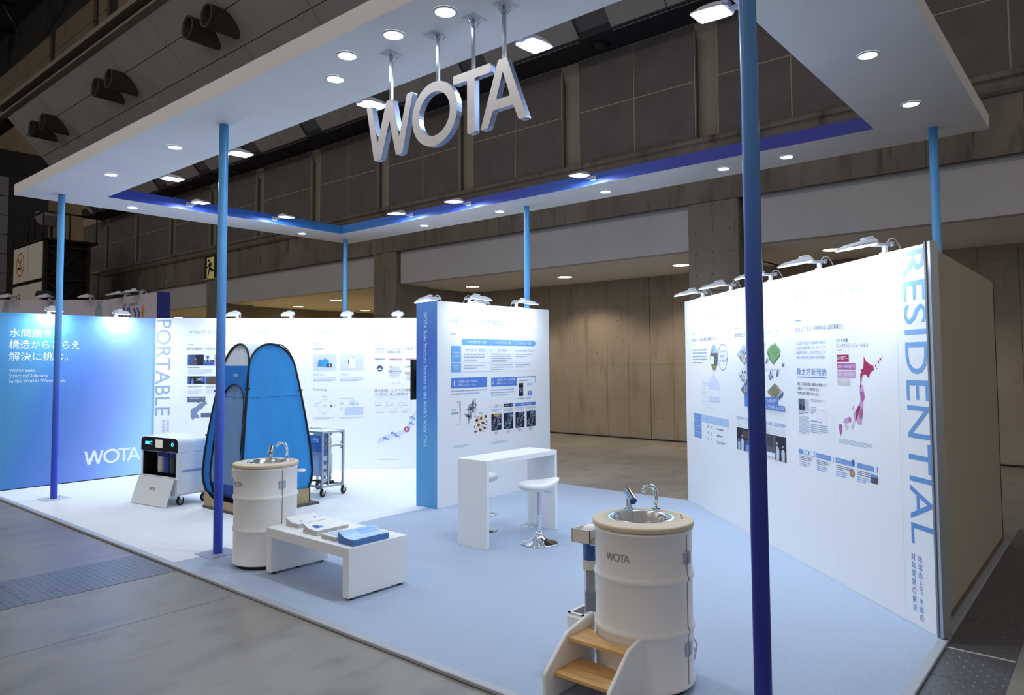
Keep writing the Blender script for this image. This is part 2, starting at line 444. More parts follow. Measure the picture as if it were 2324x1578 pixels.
# top cap with the dark slot
cap = MB(); cap.box(7.95, -3, 11.86, 8.35, 33.6, 12.02); cap.box(8.0, -3, 11.5, 8.22, 33.3, 11.58)
cap.build('cap_moulding', mat('cap_grey', (120, 114, 104), .8), bk)
MB().box(8.2, -3, 11.55, 8.5, 33.2, 11.9).build('slot_shadow', dark, bk)
# clerestory wall above the bulkhead
cw = struct(MB().box(8.45, -3, 11.8, 9, 47.2, 15.4).build('wall_clerestory', dark))
edges = [46, 42, 38, 36, 34.1, 32.6, 31.2, 28.83, None, 28.3, 27.3, 26.5, 25.6, 24.8, None, 24.4, 23.7, None, 22.9, 21.6, 20.3, 19, 17.7]
for a, b in zip(edges[:-1], edges[1:]):
    if a is None or b is None: continue
    o = MB(); o.bbox(8.36, b+.012, 11.9, 8.46, a-.012, 12.8, .004); o.bbox(8.36, b+.012, 12.815, 8.46, a-.012, 13.55, .004)
    o.build('wall_panel', mat('cler_panel', (100, 86, 70), .85), cw)
# roof and trusses over the far end
struct(MB().box(-14, 24, 15.2, 9, 60, 15.4).build('roof', mat('roof_dark', (18, 17, 18), .9)))
struct(MB().box(-20, 47, FLOOR, 40, 47.4, 15.4).build('wall_far', noisy(mat('far_wall', (132, 114, 92), .9), .5, .25, (1, 1, .4))))
tr = thing('roof_truss', 'dark steel roof truss high above the sloped tiled bulkhead', 'truss', (0, 0, 13.4))
for q in range(4):
    yy = 30+4.2*q
    m_ = MB()
    m_.tube([(-9, yy, 1.3), (7.6, yy, 1.3)], .06, 6); m_.tube([(-9, yy, .3), (7.6, yy, .3)], .06, 6); m_.build('truss_chord', darksteel, tr)
    m_ = MB()
    for i in range(14):
        x = -9+1.2*i; m_.tube([(x, yy, .3), (x+.6, yy, 1.3)], .035, 6); m_.tube([(x+.6, yy, 1.3), (x+1.2, yy, .3)], .035, 6)
    m_.build('truss_web', mat('truss_web', (62, 58, 54), .5, .5), tr)
# ducts, two and two
duct0 = None
dl = ['upper', 'lower']
for i, yy in enumerate((30.8, 29.6, 24.66, 23.6, 18.42, 17.41)):
    where = ('smallest far pair', 'middle pair', 'largest near pair')[i//2]
    labs = '%s dark round air nozzle of the %s on the bulkhead' % (('left', 'right')[i % 2], where)
    if duct0 is None:
        d = thing('air_duct', labs, 'duct', (9.05, yy, 10.62), 0, 'round air nozzles on the sloped bulkhead')
        a = -math.radians(89)
        Md = Ry(a)
        m_ = MB(); m_.lathe([(.30, -.25), (.30, .62), (.31, .63), (.31, .66), (.27, .66), (.26, .6), (.26, -.1), (0, -.1)], 28, Md); m_.build('nozzle', duct_m, d)
        ex = Vector((math.cos(AL), 0, -math.sin(AL))); nz = Vector((-math.sin(AL), 0, -math.cos(AL)))
        fl_ = MB(); vs = []
        n_ = 32
        for rr in (.30, .38):
            for j in range(n_):
                t = 2*PI*j/n_; vs.append(tuple(ex*(rr*1.28*math.cos(t)) + Vector((0, rr*math.sin(t), 0)) + nz*.035))
        fl_.add(vs, [(j, (j+1) % n_, n_+(j+1) % n_, n_+j) for j in range(n_)]); fl_.build('flange', duct_m, d)
        duct0 = d
    else:
        d = copy_tree(duct0); d.location = (9.05, yy, 10.62); d['label'] = labs

# ---- unseen lamps added over the aisle for their light
for k, (x, y) in enumerate(((-7, 4.5), (-7, 14), (-7, 25), (-1, 35))):
    r = thing('added_bay_lamp', 'added unseen bell shaped lamp over the aisle, %s from the near end' % ORD[k], 'ceiling lamp', (x, y, 13.0), group='added unseen lamps over the aisle')
    MB().lathe([(.08, .55), (.1, .3), (.3, .12), (.38, -.1), (.36, -.1), (.28, .1), (0, .2)], 24).build('reflector', mat('bay_grey', (150, 150, 150), .4, .5), r); MB().cyl(.03, .5, 2.2, 8).build('drop_rod', darksteel, r)
    d = bpy.data.lights.new('added_bay_light', 'POINT'); d.energy = HALL_W; d.color = HALL_C; d.shadow_soft_size = .35
    q = bpy.data.objects.new('added_bay_light', d); C.objects.link(q); q.parent = r; q.location = (0, 0, -.5)

# ---- exit sign on the beam, and pipework / door in the far bay
ex = thing('exit_sign', 'dark blue and yellow running man exit sign on the concrete beam', 'sign', (12.09, 24.35, 5.27))
MB().bbox(-.03, -.47, -.45, 0, .47, .45, .01).build('sign_case', mat('sign_rim', (196, 184, 140), .5), ex)
MB().box(-.034, -.44, -.42, -.03, .44, .42).build('dark_field', mat('sign_navy', (28, 30, 44), .5), ex)
yel = mat('sign_yellow', (206, 184, 108), .5, emit=(.8, .65, .25), es=.12)
def ex_poly(pts, m, nm, d):
    return MB().prism(pts, 0, .003, lambda u, v, w: (-.034-d-w, -u, v)).build(nm, m, ex)
ex_poly([(-.25, -.42), (.25, -.42), (.25, .32), (-.25, .32)], yel, 'door_shape', .0)
navy = mat('sign_navy2', (20, 22, 40), .5)
runner = [[(-.17+.06*math.cos(2*PI*i/14)+.06, .21+.06*math.sin(2*PI*i/14)) for i in range(14)],
          [(-.08, .13), (.06, .14), (.16, -.02), (.12, -.05), (.03, .06), (.0, -.08), (.04, -.16), (.24, -.19), (.24, -.13), (.08, -.10), (-.04, -.13), (-.14, -.36), (-.2, -.36), (-.1, -.06), (-.12, .03), (-.2, -.04), (-.28, -.04), (-.28, .01), (-.21, .01)],
          [(-.2, -.42), (-.06, -.42), (-.16, -.38), (-.22, -.38)]]
for p in runner: fixn(ex_poly(p, navy, 'running_figure', .003))

# ---- other stand behind the blue wall
ow = thing('neighbour_stand_wall', 'grey back wall of the neighbouring stand with blue lettering', 'stand wall', (6.34, 15, 0))
MB().box(0, 0, FLOOR, .24, 2.46, 3.35).build('side_panel', mat('stand_grey', (196, 190, 200), .6), ow)
MB().prism([(0.0, 2.45), (-5, 7.45), (-4.86, 7.59), (.14, 2.59)], FLOOR, 3.335).build('back_panel', MATS['stand_grey'], ow)
MB().box(-.005, -.02, FLOOR, .245, 0, 3.355).build('end_cap', mat('stand_blue', (8, 18, 110), .5), ow, 'deep blue end face')

# ---- sign tower
tw = thing('sign_tower', 'dark steel tower carrying white sign boards with no smoking mark', 'tower', (8.67, 30, 0))
for (y0, y1) in ((.02, 1.5), (1.58, 3.25)):
    for (z0, z1) in ((5.03, 6.38), (3.3, 4.9)):
        MB().bbox(-.05, y0, z0, 0, y1, z1, .008).build('sign_board', mat('sign_white', (214, 208, 198), .6), tw)
ring = MB()
def towerfr(u, v, d): return (-.052-d, 2.42-u, 5.72+v)
n_ = 36
for i in range(n_):
    a, b = 2*PI*i/n_, 2*PI*(i+1)/n_
    ring.prism([(.46*math.cos(a), .46*math.sin(a)), (.46*math.cos(b), .46*math.sin(b)), (.40*math.cos(b), .40*math.sin(b)), (.40*math.cos(a), .40*math.sin(a))], 0, .004, towerfr)
ring.prism([(-.31, .26), (-.26, .31), (.31, -.26), (.26, -.31)], .004, .008, towerfr)
ring.build('no_smoking_ring', mat('sign_orange', (196, 120, 40), .5), tw)
cg = MB(); cg.prism([(-.3, -.1), (.02, -.1), (.02, -.18), (-.3, -.18)], 0, .003, towerfr); cg.prism([(.06, -.1), (.12, -.1), (.12, -.18), (.06, -.18)], 0, .003, towerfr)
for q in range(3): cg.prism([(.02+.06*q, .0+.08*q), (.06+.06*q, .02+.08*q), (.1+.03*q, .14+.06*q), (.05+.03*q, .12+.06*q)], 0, .003, towerfr)
cg.build('cigarette_mark', black, tw)
pc = MB()
def pic(u, v, m): 
    q = MB(); q.prism([(u-.07, v), (u+.07, v), (u+.06, v+.25), (u-.06, v+.25)], 0, .004, lambda a, b, d: (-.052-d, 2.42-a, b))
    q.prism([(u+.05*math.cos(2*PI*i/10), v+.33+.05*math.sin(2*PI*i/10)) for i in range(10)], 0, .004, lambda a, b, d: (-.052-d, 2.42-a, b)); q.build('person_mark', m, tw)
pic(-.3, 4.2, mat('sign_rust', (170, 90, 60), .5)); pic(.0, 4.25, mat('sign_blue', (70, 90, 160), .5))
for i, (x, y0) in enumerate(((0, -.02), (0, 1.54), (0, 3.3), (1.4, -.02), (1.4, 3.3))):
    MB().box(x, y0-.06, FLOOR, x+.12, y0+.06, 6.5).build('tower_post', darksteel, tw)
br = MB()
for z in (2.6, 3.8, 5.0, 6.2):
    br.tube([(.05, -.02, z-1.2), (1.45, -.02, z)], .04, 6); br.tube([(1.45, -.02, z-1.2), (.05, -.02, z)], .04, 6); br.box(0, -.06, z, 1.5, .02, z+.06)
br.build('cross_brace', darksteel, tw)
MB().box(.02, 0.1, FLOOR, 1.5, 3.3, 6.4).build('tower_core', dark, tw)
MB().box(-.1, -.15, 6.42, 1.75, 3.4, 6.5).build('deck', darksteel, tw)
ra = MB()
for p in ((-.05, -.1), (.8, -.1), (1.7, -.1), (-.05, 1.6), (-.05, 3.3)): ra.tube([(p[0], p[1], 6.5), (p[0], p[1], 7.45)], .025, 6)
ra.tube([(1.7, -.1, 7.45), (-.05, -.1, 7.45), (-.05, 3.3, 7.45)], .03, 6)
ra.build('guard_rail', darksteel, tw)
mc = thing('rooftop_projector', 'grey projector on a yoke standing on the tower deck', 'projector', (8.9, 30.9, 6.5))
MB().bbox(-.25, -.4, .55, .25, .4, .95, .04, T(0, 0, .1) @ Rx(.35)).build('projector_body', mat('proj_grey', (110, 108, 112), .5), mc)
m_ = MB(); m_.cyl(.12, 0, .35, 14, T(0, .35, .9) @ Rx(-1.2)); m_.build('projector_lens', mat('proj_dark', (60, 60, 66), .4), mc)
m_ = MB(); m_.box(-.3, -.06, 0, -.25, .06, .8); m_.box(.25, -.06, 0, .3, .06, .8); m_.box(-.3, -.25, 0, .3, .25, .08); m_.build('yoke', darksteel, mc)
sp = thing('stage_spotlight', 'black box floodlight standing on the neighbouring stand wall', 'floodlight', (5.40, 18.52, 3.336), -.6)
MB().prism([(-.16, .10), (-.12, .20), (.12, .20), (.18, .10), (.11, .04), (-.11, .04)], -.1, .1, lambda u, v, d: (u, d, v)).build('lamp_case', black, sp)
m_ = MB(); m_.box(-.02, -.02, .0, .02, .02, .06); m_.box(-.1, -.03, 0, .1, .03, .012); m_.build('lamp_foot', black, sp)
# far left building end of the hall wall, grey metal sheets on a black backing that paints a dark opening
fwk = struct(MB().box(-6, 44, FLOOR, 12.9, 44.2, 13.0).build('wall_shutter', mat('opening_black', (22, 21, 22), .8)))
struct(MB().bbox(12.1, 34.7, FLOOR, 12.9, 35.9, 8.3, .01).build('column', conc_dark)); struct(MB().box(12.95, 34.2, FLOOR, 13.2, 36.2, 8.6).build('gap_dark_fill', dark))  # black box paints the darkness of the gap behind the pier
for k in range(9):
    for x0 in (-5.9, -1.5, 2.9, 7.0): MB().bbox(x0, 43.95, 2.6+1.0*k, x0+(4.3 if x0 < 7 else 4.1), 44.0, 3.57+1.0*k, .01).build('sheet_panel', mat('shutter_grey', (96, 94, 100), .7), fwk)

# ================================================================ BOOTH PLATFORM
pf = struct(MB().box(3.15, 1.0, FLOOR+.001, 8.96, 13.1, -.012).build('floor_booth', mat('plywood', (150, 140, 126), .8)))
MB().box(3.19, 7.07, -.012, 8.95, 13.1, 0).build('white_carpet', carpet_w, pf, 'white needle felt carpet')
MB().box(3.19, 1.04, -.012, 8.95, 7.07, 0).build('blue_carpet', carpet_b, pf, 'pale blue needle felt carpet')
MB().bbox(3.125, .985, FLOOR+.002, 3.19, 13.1, .003, .004).build('edge_strip', alu_edge, pf)
MB().bbox(3.19, .985, FLOOR+.002, 8.96, 1.045, .003, .004).build('edge_strip', alu_edge, pf)
struct(pf)

# ================================================================ CANOPY
ZC, TH = 4.35, .155
OX0, OX1, OY0, OY1 = 3.165, 8.99, 1.025, 12.28
IX0, IX1, IY0, IY1 = 4.09, 8.19, 1.97, 11.42
cn = thing('booth_canopy', 'white rectangular ring canopy with blue inner edge over the booth', 'canopy', (0, 0, ZC))
for nm, pts in (('canopy_panel', [(OX0, OY0), (IX0, IY0), (IX0, IY1), (OX0, OY1)]), ('canopy_panel', [(OX1, OY0), (OX1, OY1), (IX1, IY1), (IX1, IY0)]),
                ('canopy_panel', [(OX0, OY1), (IX0, IY1), (IX1, IY1), (OX1, OY1)]), ('canopy_panel', [(OX0, OY0), (OX1, OY0), (IX1, IY0), (IX0, IY0)])):
    fixn(MB().prism(pts, 0, TH).build(nm, canopy_white, cn))
g1 = ramp('inner_blue_x', 0, IX0, IX1, [(0, (52, 74, 178)), (.25, (58, 82, 186)), (.6, (54, 104, 196)), (1, (56, 128, 190))], .35)
g2 = ramp('inner_blue_y', 1, IY0, IY1, [(0, (46, 56, 158)), (.25, (50, 66, 172)), (.42, (56, 98, 194)), (.55, (54, 74, 182)), (.8, (54, 96, 194)), (1, (56, 128, 190))], .35)
MB().box(IX0, IY1-.004, .002, IX1, IY1-.001, TH).build('inner_fascia', g1, cn, 'blue gradient inner face')
MB().box(IX1-.004, IY0, .002, IX1-.001, IY1, TH).build('inner_fascia', g2, cn, 'blue gradient inner face')
MB().box(IX0+.001, IY0, .002, IX0+.004, IY1, TH).build('inner_fascia', g2, cn, 'blue gradient inner face')
MB().box(IX0, IY0+.001, .002, IX1, IY0+.004, TH).build('inner_fascia', g1, cn, 'blue gradient inner face')

post_m = ramp('post_film', 2, 0, 4.35, [(0, (52, 74, 196)), (.1, (58, 82, 204)), (.32, (72, 104, 212)), (.5, (92, 152, 230)), (.72, (110, 184, 244)), (.88, (92, 168, 232)), (1, (72, 150, 212))], .3)
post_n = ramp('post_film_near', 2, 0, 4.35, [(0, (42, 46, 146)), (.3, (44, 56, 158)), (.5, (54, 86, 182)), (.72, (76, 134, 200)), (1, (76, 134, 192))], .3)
for (x, y, lab, m_) in ((3.605, 11.74, 'slim blue post on white plate at the far end of the front edge', post_m),
                        (3.61, 7.05, 'slim blue post beside the drum sink where the carpets meet', post_m),
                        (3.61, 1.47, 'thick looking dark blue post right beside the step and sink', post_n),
                        (8.62, 11.88, 'thin blue post at the back corner behind the white chart wall', post_m),
                        (8.64, 7.19, 'thin blue post rising behind the free standing white panel', post_m),
                        (8.55, 1.48, 'blue post behind the brown grey side panel of RESIDENTIAL', post_m)):
    p = thing('canopy_post', lab, 'post', (x, y, 0), group='blue posts carrying the canopy')
    MB().cyl(.0445, .006, ZC-.0005, 28).build('pole', m_, p)
    MB().bbox(-.16, -.16, .0, .16, .16, .006, .002).build('base_plate', mat('plate_white', (206, 208, 212), .4) if y > 8 else mat('plate_grey', (160, 172, 190), .4), p)
    m2 = MB(); m2.box(-.05, -.17, .006, .05, -.165, .006+.002)
    MB().cyl(.012, .006, .016, 8, T(.1, .1, 0)).build('bolt', steel, p)

def area(parent, loc, rot, sx, sy, w, col, spread=PI):
    d = bpy.data.lights.new('lamp_light', 'AREA'); d.shape = 'RECTANGLE'; d.size = sx; d.size_y = sy; d.energy = w; d.color = col; d.spread = spread
    q = bpy.data.objects.new('lamp_light', d); C.objects.link(q); q.parent = parent; q.location = loc; q.rotation_euler = rot
    return q
# downlights
DL = [(3.42, 3.576), (3.417, 4.131), (3.413, 4.696), (3.634, 5.168), (3.626, 8.197), (3.623, 10.006), (4.624, 11.883), (7.659, 11.922),
      (8.664, 9.604), (8.661, 7.779), (8.655, 5.71), (8.614, 3.873), (8.614, 3.058), (6.137, 1.505), (7.601, 1.496)]
DLL = ['round downlight in the canopy by the rod of the letter T', 'round downlight in the canopy behind the rod of the letter O', 'round downlight in the canopy left of the letter W rod',
       'round downlight set a little inwards, left of the letter W', 'round downlight in the front canopy left of the slim post by the sink', 'round downlight nearest the front left corner of the canopy',
       'round downlight in the left end of the canopy near the far post', 'round downlight in the left end of the canopy near the back corner', 'round downlight in the back canopy nearest the back corner',
       'round downlight in the back canopy left of the thin post', 'round downlight in the back canopy right of the thin post', 'round downlight in the back canopy just left of the thick post',
       'round downlight in the back canopy just right of the thick post', 'larger round downlight in the right end of the canopy', 'round downlight in the right end of the canopy near its outer corner']
for (x, y), lab in zip(DL, DLL):
    r = thing('downlight', lab, 'downlight', (x, y, ZC), group='round downlights in the canopy')
    MB().lathe([(.088, -.0005), (.087, -.007), (.072, -.009), (.070, -.004)], 28).build('trim_ring', lampbody, r)
    MB().cyl(.0705, -.006, -.003, 28).build('lens', lensm, r)
    area(r, (0, 0, -.012), (0, 0, 0), .1, .1, DOWN_W, FLOOD_C)

# arm floodlights
flood0 = {}
def make_flood(tilt=9, ext=None):
    r = thing('arm_floodlight', '', 'floodlight')
    if ext is None:
        m_ = MB(); m_.bbox(-.028, -.03, 0, .028, .03, .012, .002); m_.bbox(-.014, -.02, .012, .014, .02, .075, .003); m_.build('clamp', lampbody, r)
        m_ = MB(); m_.bbox(-.045, -.035, .06, .1, .035, .082, .004); m_.box(-.05, -.045, .055, -.03, .045, .09); m_.build('arm', mat('lamp_grey', (178, 184, 194), .4), r)
    else:
        MB().bbox(-ext, -.05, .055, -ext+.008, .05, .12, .002).build('clamp', lampbody, r)
        MB().bbox(-ext, -.03, .064, .1, .03, .084, .004).build('arm', mat('lamp_grey', (178, 184, 194), .4), r)
    M = T(.085, 0, .074) @ Ry(math.radians(tilt))
    hd = MB()
    X = [0, .03, .12, .2, .27, .285]; HW = [.06, .095, .11, .11, .1, .08]; HT = [.03, .04, .042, .034, .014, .008]
    vs = []
    for x, w, t in zip(X, HW, HT):
        vs += [(x, -w, 0), (x, w, 0), (x, w, t*.4), (x, w*.8, t), (x, -w*.8, t), (x, -w, t*.4)]
    fs = [[0, 1, 2, 3, 4, 5], [30+i for i in (5, 4, 3, 2, 1, 0)]]
    for k in range(5):
        for i in range(6):
            j = (i+1) % 6; fs.append([k*6+i, (k+1)*6+i, (k+1)*6+j, k*6+j])
    hd.add(vs, fs, M=M); fixn(hd.build('lamp_head', lampbody, r))
    MB().bbox(.035, -.09, -.006, .27, .09, .001, .003, M).build('lens', lensm, r)
    MB().bbox(.01, -.035, .04, .09, .035, .062, .006, M).build('driver_box', lampbody, r)
    if ext is None: MB().tube([(.0, .03, .085), (-.03, .03, .115), (-.07, .025, .11), (-.11, .02, .06), (-.13, .02, .008)], .005, 6).build('cable', mat('white_cable', (220, 224, 230), .5), r)
    q = area(r, tuple(M @ Vector((.15, 0, -.012))), (0, math.radians(tilt), 0), .2, .15, FLOOD_W, FLOOD_C)
    return r
def flood(x, y, z, ang, lab, w=None, group='arm floodlights on top of the booth walls', ext=None):
    key = ext
    if key not in flood0: r = flood0[key] = make_flood(10 if key is None else -2 if key == 0 else 5, key)
    else: r = copy_tree(flood0[key])
    r.location = (x, y, z); r.rotation_euler = (0, 0, ang); r['label'] = lab; r['group'] = group
    if w:
        for ch in r.children:
            if ch.type == 'LIGHT':
                ch.data = ch.data.copy(); ch.data.energy = w
    return r

# ================================================================ BOOTH WALLS
HW_ = 2.695
Q = math.sqrt(.5)
class Wall:
    """graphics wall: origin on the floor, u along the wall to the reader's right, v up, d out towards the reader"""
    def __init__(s, o, d, obj):
        s.o = Vector((*o, 0)); s.d = Vector((*d, 0)).normalized(); s.n = Vector((s.d.y, -s.d.x, 0)); s.obj = obj
        s.lift = .0012
    def p(s, u, v, d=0): return tuple(s.o + s.d*u + s.n*(d) + Vector((0, 0, v)))
TEXTQ = []
def _fin(w, nm, mb, m, label=None):
    o = mb.build(nm, m, w.obj, label); o.matrix_parent_inverse = w.obj.matrix_basis.inverted() if not w.obj.parent else Matrix(); return o
def rect(w, u0, v0, u1, v1, m, nm='printed_block', z=0):
    d = w.lift*(1+z)
    return _fin(w, nm, MB().add([w.p(u0, v0, d), w.p(u1, v0, d), w.p(u1, v1, d), w.p(u0, v1, d)], [(0, 1, 2, 3)]), m)
def rects(w, L, m, nm='printed_block', z=0):
    d = w.lift*(1+z); mb = MB()
    for u0, v0, u1, v1 in L: mb.add([w.p(u0, v0, d), w.p(u1, v0, d), w.p(u1, v1, d), w.p(u0, v1, d)], [(0, 1, 2, 3)])
    return _fin(w, nm, mb, m)
def poly(w, pts, m, nm='printed_shape', z=0):
    d = w.lift*(1+z); mb = MB().add([w.p(u, v, d) for u, v in pts], [list(range(len(pts)))]); return _fin(w, nm, mb, m)
def ringp(w, u, v, ru, rv, t, m, nm='printed_ring', z=0, a0=0, a1=2*PI, n=36):
    d = w.lift*(1+z); mb = MB()
    vs = []
    for k in range(n+1):
        a = a0+(a1-a0)*k/n
        vs += [w.p(u+ru*math.cos(a), v+rv*math.sin(a), d), w.p(u+(ru-t)*math.cos(a), v+(rv-t)*math.sin(a), d)]
    mb.add(vs, [(2*k, 2*k+2, 2*k+3, 2*k+1) for k in range(n)]); return _fin(w, nm, mb, m)
def disc(w, u, v, ru, rv, m, nm='printed_disc', z=0, n=28):
    return poly(w, [(u+ru*math.cos(2*PI*k/n), v+rv*math.sin(2*PI*k/n)) for k in range(n)], m, nm, z)
def text(w, s, u0, v0, u1, v1, m, nm='lettering', z=0, rot=0):
    TEXTQ.append((w, s, u0, v0, u1, v1, m, nm, z, rot))
def small(w, u0, v0, u1, v1, n, m, seed=0, nm='small_print'):
    """rows of print too small to read in the photograph: short dashes"""
    rn = random.Random(seed*31+n); L = []; h = (v1-v0)/n
    for k in range(n):
        v = v1-h*(k+.75); u = u0; end = u0+(u1-u0)*(1 if k < n-1 else rn.uniform(.5, .9))
        while u < end-.004:
            l = rn.uniform(.35, 1.0)*h*.6; L.append((u, v, min(u+l, end), v+h*.42)); u += l+h*.16
    o = rects(w, L, m, nm); o['kind'] = 'stuff'; return o

# --- letters of the logo, height 1
def arc(cx, cy, rx, ry, a0, a1, n): return [(cx+rx*math.cos(a0+(a1-a0)*i/n), cy+ry*math.sin(a0+(a1-a0)*i/n)) for i in range(n+1)]
LW = [(0, 1), (.215, 0), (.407, 0), (.633, .64), (.807, 0), (.974, 0), (1.242, 1), (1.092, 1), (.89, .30), (.719, 1), (.547, 1), (.31, .30), (.15, 1)][::-1]
LT = [(.312, 0), (.473, 0), (.473, .855), (.813, .855), (.813, 1), (0, 1), (0, .855), (.312, .855)]
LA_out = [(0, 0), (.156, 0), (.262, .25), (.668, .25), (.774, 0), (.927, 0), (.543, 1), (.371, 1)]
LA_in = [(.325, .40), (.605, .40), (.465, .80)]
def round_poly(pts, r, n=3):
    out = []; k = len(pts)
    for i in range(k):
        a, b, c = (Vector(pts[(i-1) % k]), Vector(pts[i]), Vector(pts[(i+1) % k]))
        d1 = (a-b); d2 = (c-b); q = min(r, d1.length*.4, d2.length*.4); p1 = b+d1.normalized()*q; p2 = b+d2.normalized()*q
        for t in range(n+1):
            s_ = t/n; out.append(tuple(p1*(1-s_)**2+b*2*s_*(1-s_)+p2*s_*s_))
    return out
def tri2d(outer, holes):
    """triangulate outline with holes through mathutils' tessellator"""
    from mathutils.geometry import tessellate_polygon
    loops = [[Vector((u, v, 0)) for u, v in outer]]+[[Vector((u, v, 0)) for u, v in h] for h in holes]
    flat = [p for l in loops for p in l]
    return flat, tessellate_polygon(loops)
def letter_geo(ch, r=0):
    if ch == 'W': return (round_poly(LW, r) if r else LW), []
    if ch == 'T': return (round_poly(LT, r) if r else LT), []
    if ch == 'A': return (round_poly(LA_out, r) if r else LA_out), [round_poly(LA_in, r*.6) if r else LA_in]
    return arc(.535, .5, .535, .53, 0, 2*PI, 48)[:-1], [arc(.535, .5, .37, .365, 0, 2*PI, 48)[:-1]]
LOGO = (('W', 0), ('O', 1.224), ('T', 2.202), ('A', 2.798)); LOGO_W = 3.725
def logo_mesh(fr, depth=0, chars=LOGO, r=0):
    """fr(u, v, d) -> xyz, u in letter heights"""
    mb = MB()
    for ch, off in chars:
        o, h = letter_geo(ch, r); flat, tris = tri2d(o, h)
        mb.add([fr(p.x+off, p.y, depth) for p in flat], [tuple(t) for t in tris])
        if depth:
            mb.add([fr(p.x+off, p.y, 0) for p in flat], [tuple(reversed(t)) for t in tris])
            for loop in [o]+h:
                k = len(loop); mb.add([fr(u+off, v, 0) for u, v in loop]+[fr(u+off, v, depth) for u, v in loop], [(i, (i+1) % k, k+(i+1) % k, k+i) for i in range(k)])
    return mb
def wall_logo(w, u0, v0, u1, v1, m):
    s = (u1-u0)/LOGO_W; t = v1-v0
    return _fin(w, 'lettering', logo_mesh(lambda u, v, d: w.p(u0+u*s, v0+v*t, w.lift)), m)

# wall 1: blue introduction wall
blue_m = ramp('intro_blue', 0, 0, 1, [(0, (78, 146, 196)), (.12, (76, 130, 200)), (.34, (94, 130, 206)), (.54, (122, 150, 222)), (.68, (138, 176, 226)), (.84, (160, 204, 232)), (1, (164, 206, 232))], .5, diag=(.42, 0, -.13))
def slab(name, label, pts, h, m, cat='display wall', rim=True):
    o = fixn(MB().prism(pts, .002, h).build(name, m)); tag(o, label, cat)
    return o
w1o = MB().box(0, 0, .002, 2.40, .06, HW_).build('display_wall', blue_m, loc=(3.15, 13.09, 0))
tag(w1o, 'blue gradient display wall with white headline and large white lettering', 'display wall')
w1 = Wall((3.15, 13.09), (1, 0), w1o)
text(w1, '水問題を', .217, 2.322, .786, 2.453, p_white); text(w1, '構造からとらえ', .218, 2.141, 1.178, 2.279, p_white)
text(w1, '解決に挑む。', .22, 1.96, 1.014, 2.091, p_white)
text(w1, 'WOTA Seeks', .229, 1.787, .566, 1.833, p_white); text(w1, 'Structural Solutions', .231, 1.705, .737, 1.755, p_white)
text(w1, "to the World's Water Crisis", .231, 1.621, .99, 1.674, p_white)
wall_logo(w1, 1.286, .257, 2.156, .48, p_white)
rect(w1, .198, .01, .200, 2.69, mat('seam_blue', (64, 120, 190), .6), 'panel_seam')
MB().box(0, -.004, 0, 2.40, 0.0, .012).build('shadow_gap', dark, w1o)

# wall 2: PORTABLE wall at 45 degrees
L2 = 4.9
w2o = slab('display_wall', 'white display wall with tall grey PORTABLE lettering and small charts', [(5.5, 13.05), (5.5+L2*Q, 13.05-L2*Q), (5.5+L2*Q+.06*Q, 13.05-L2*Q+.06*Q), (5.5+.06*Q, 13.05+.06*Q)], HW_, wallwhite)
w2 = Wall((5.5, 13.05), (Q, -Q), w2o)
text(w2, 'PORTABLE', .012, .995, .263, 2.672, txt_slate, rot=1)
for i, c in enumerate('災害時等'): text(w2, c, .206, .875-.0575*i, .258, .925-.0575*i, txt_slate)
for i, c in enumerate('衛生問題'): text(w2, c, .137, .875-.0575*i, .190, .925-.0575*i, txt_slate)
text(w2, '令和6年 能登半島地震', .55, 2.415, 1.42, 2.483, txt_pale); rects(w2, [(.554, 2.234, .648, 2.242), (1.633, 2.23, 1.727, 2.238), (2.705, 2.23, 2.802, 2.238), (3.78, 2.224, 3.881, 2.232)], txt_slate, 'rule_line')
text(w2, '断水長期化で深刻化する水不足', .547, 2.131, 1.283, 2.18, txt_grey)
text(w2, '対策困難な「生活用水の確保」', 1.626, 2.416, 2.52, 2.487, txt_pale); text(w2, '水再生循環テクノロジー', 2.698, 2.413, 3.489, 2.484, txt_pale)
text(w2, '同じ苦しみをくり返さない', 3.777, 2.409, 4.632, 2.481, txt_pale)
text(w2, 'Solution', 2.701, 2.128, 2.881, 2.167, txt_grey); text(w2, 'Technology', 2.707, 1.39, 2.949, 1.436, txt_grey)
text(w2, 'WOTA BOX', 2.705, 1.662, 2.901, 1.694, txt_pale); text(w2, 'WOSH', 3.172, 1.658, 3.312, 1.69, txt_pale)
text(w2, '30年以内に70%以上の確率で発生する', 3.78, 2.118, 4.75, 2.162, txt_grey); text(w2, 'とされる「国難級災害」', 3.78, 2.058, 4.253, 2.104, txt_grey)
text(w2, '日本全国、どこで大規模災害が起きても', 3.782, 1.372, 4.85, 1.42, txt_grey); text(w2, '水に困らない備えを実現する', 3.782, 1.298, 4.376, 1.349, txt_grey)
rects(w2, [(3.782, 1.36, 4.85, 1.363), (3.782, 1.287, 4.376, 1.290)], txt_blue, 'rule_line')
def person(w, u, v, h, coat, z=2):
    poly(w, [(u-.16*h, v), (u-.2*h, v+.45*h), (u-.1*h, v+.62*h), (u+.1*h, v+.62*h), (u+.2*h, v+.45*h), (u+.16*h, v)], coat, 'printed_figure', z)
    disc(w, u, v+.8*h, .09*h, .12*h, p_skin, 'printed_figure', z+1, 14); poly(w, [(u-.1*h, v+.82*h), (u-.07*h, v+.95*h), (u+.07*h, v+.95*h), (u+.1*h, v+.82*h)], p_navy, 'printed_figure', z+2)
def photo(w, u0, v0, u1, v1, base, bits):
    rect(w, u0, v0, u1, v1, base, 'photo_print', 0)
    for i, (a, b, c, d, m) in enumerate(bits): rect(w, u0+(u1-u0)*a, v0+(v1-v0)*b, u0+(u1-u0)*c, v0+(v1-v0)*d, m, 'photo_print', 1+.2*i)
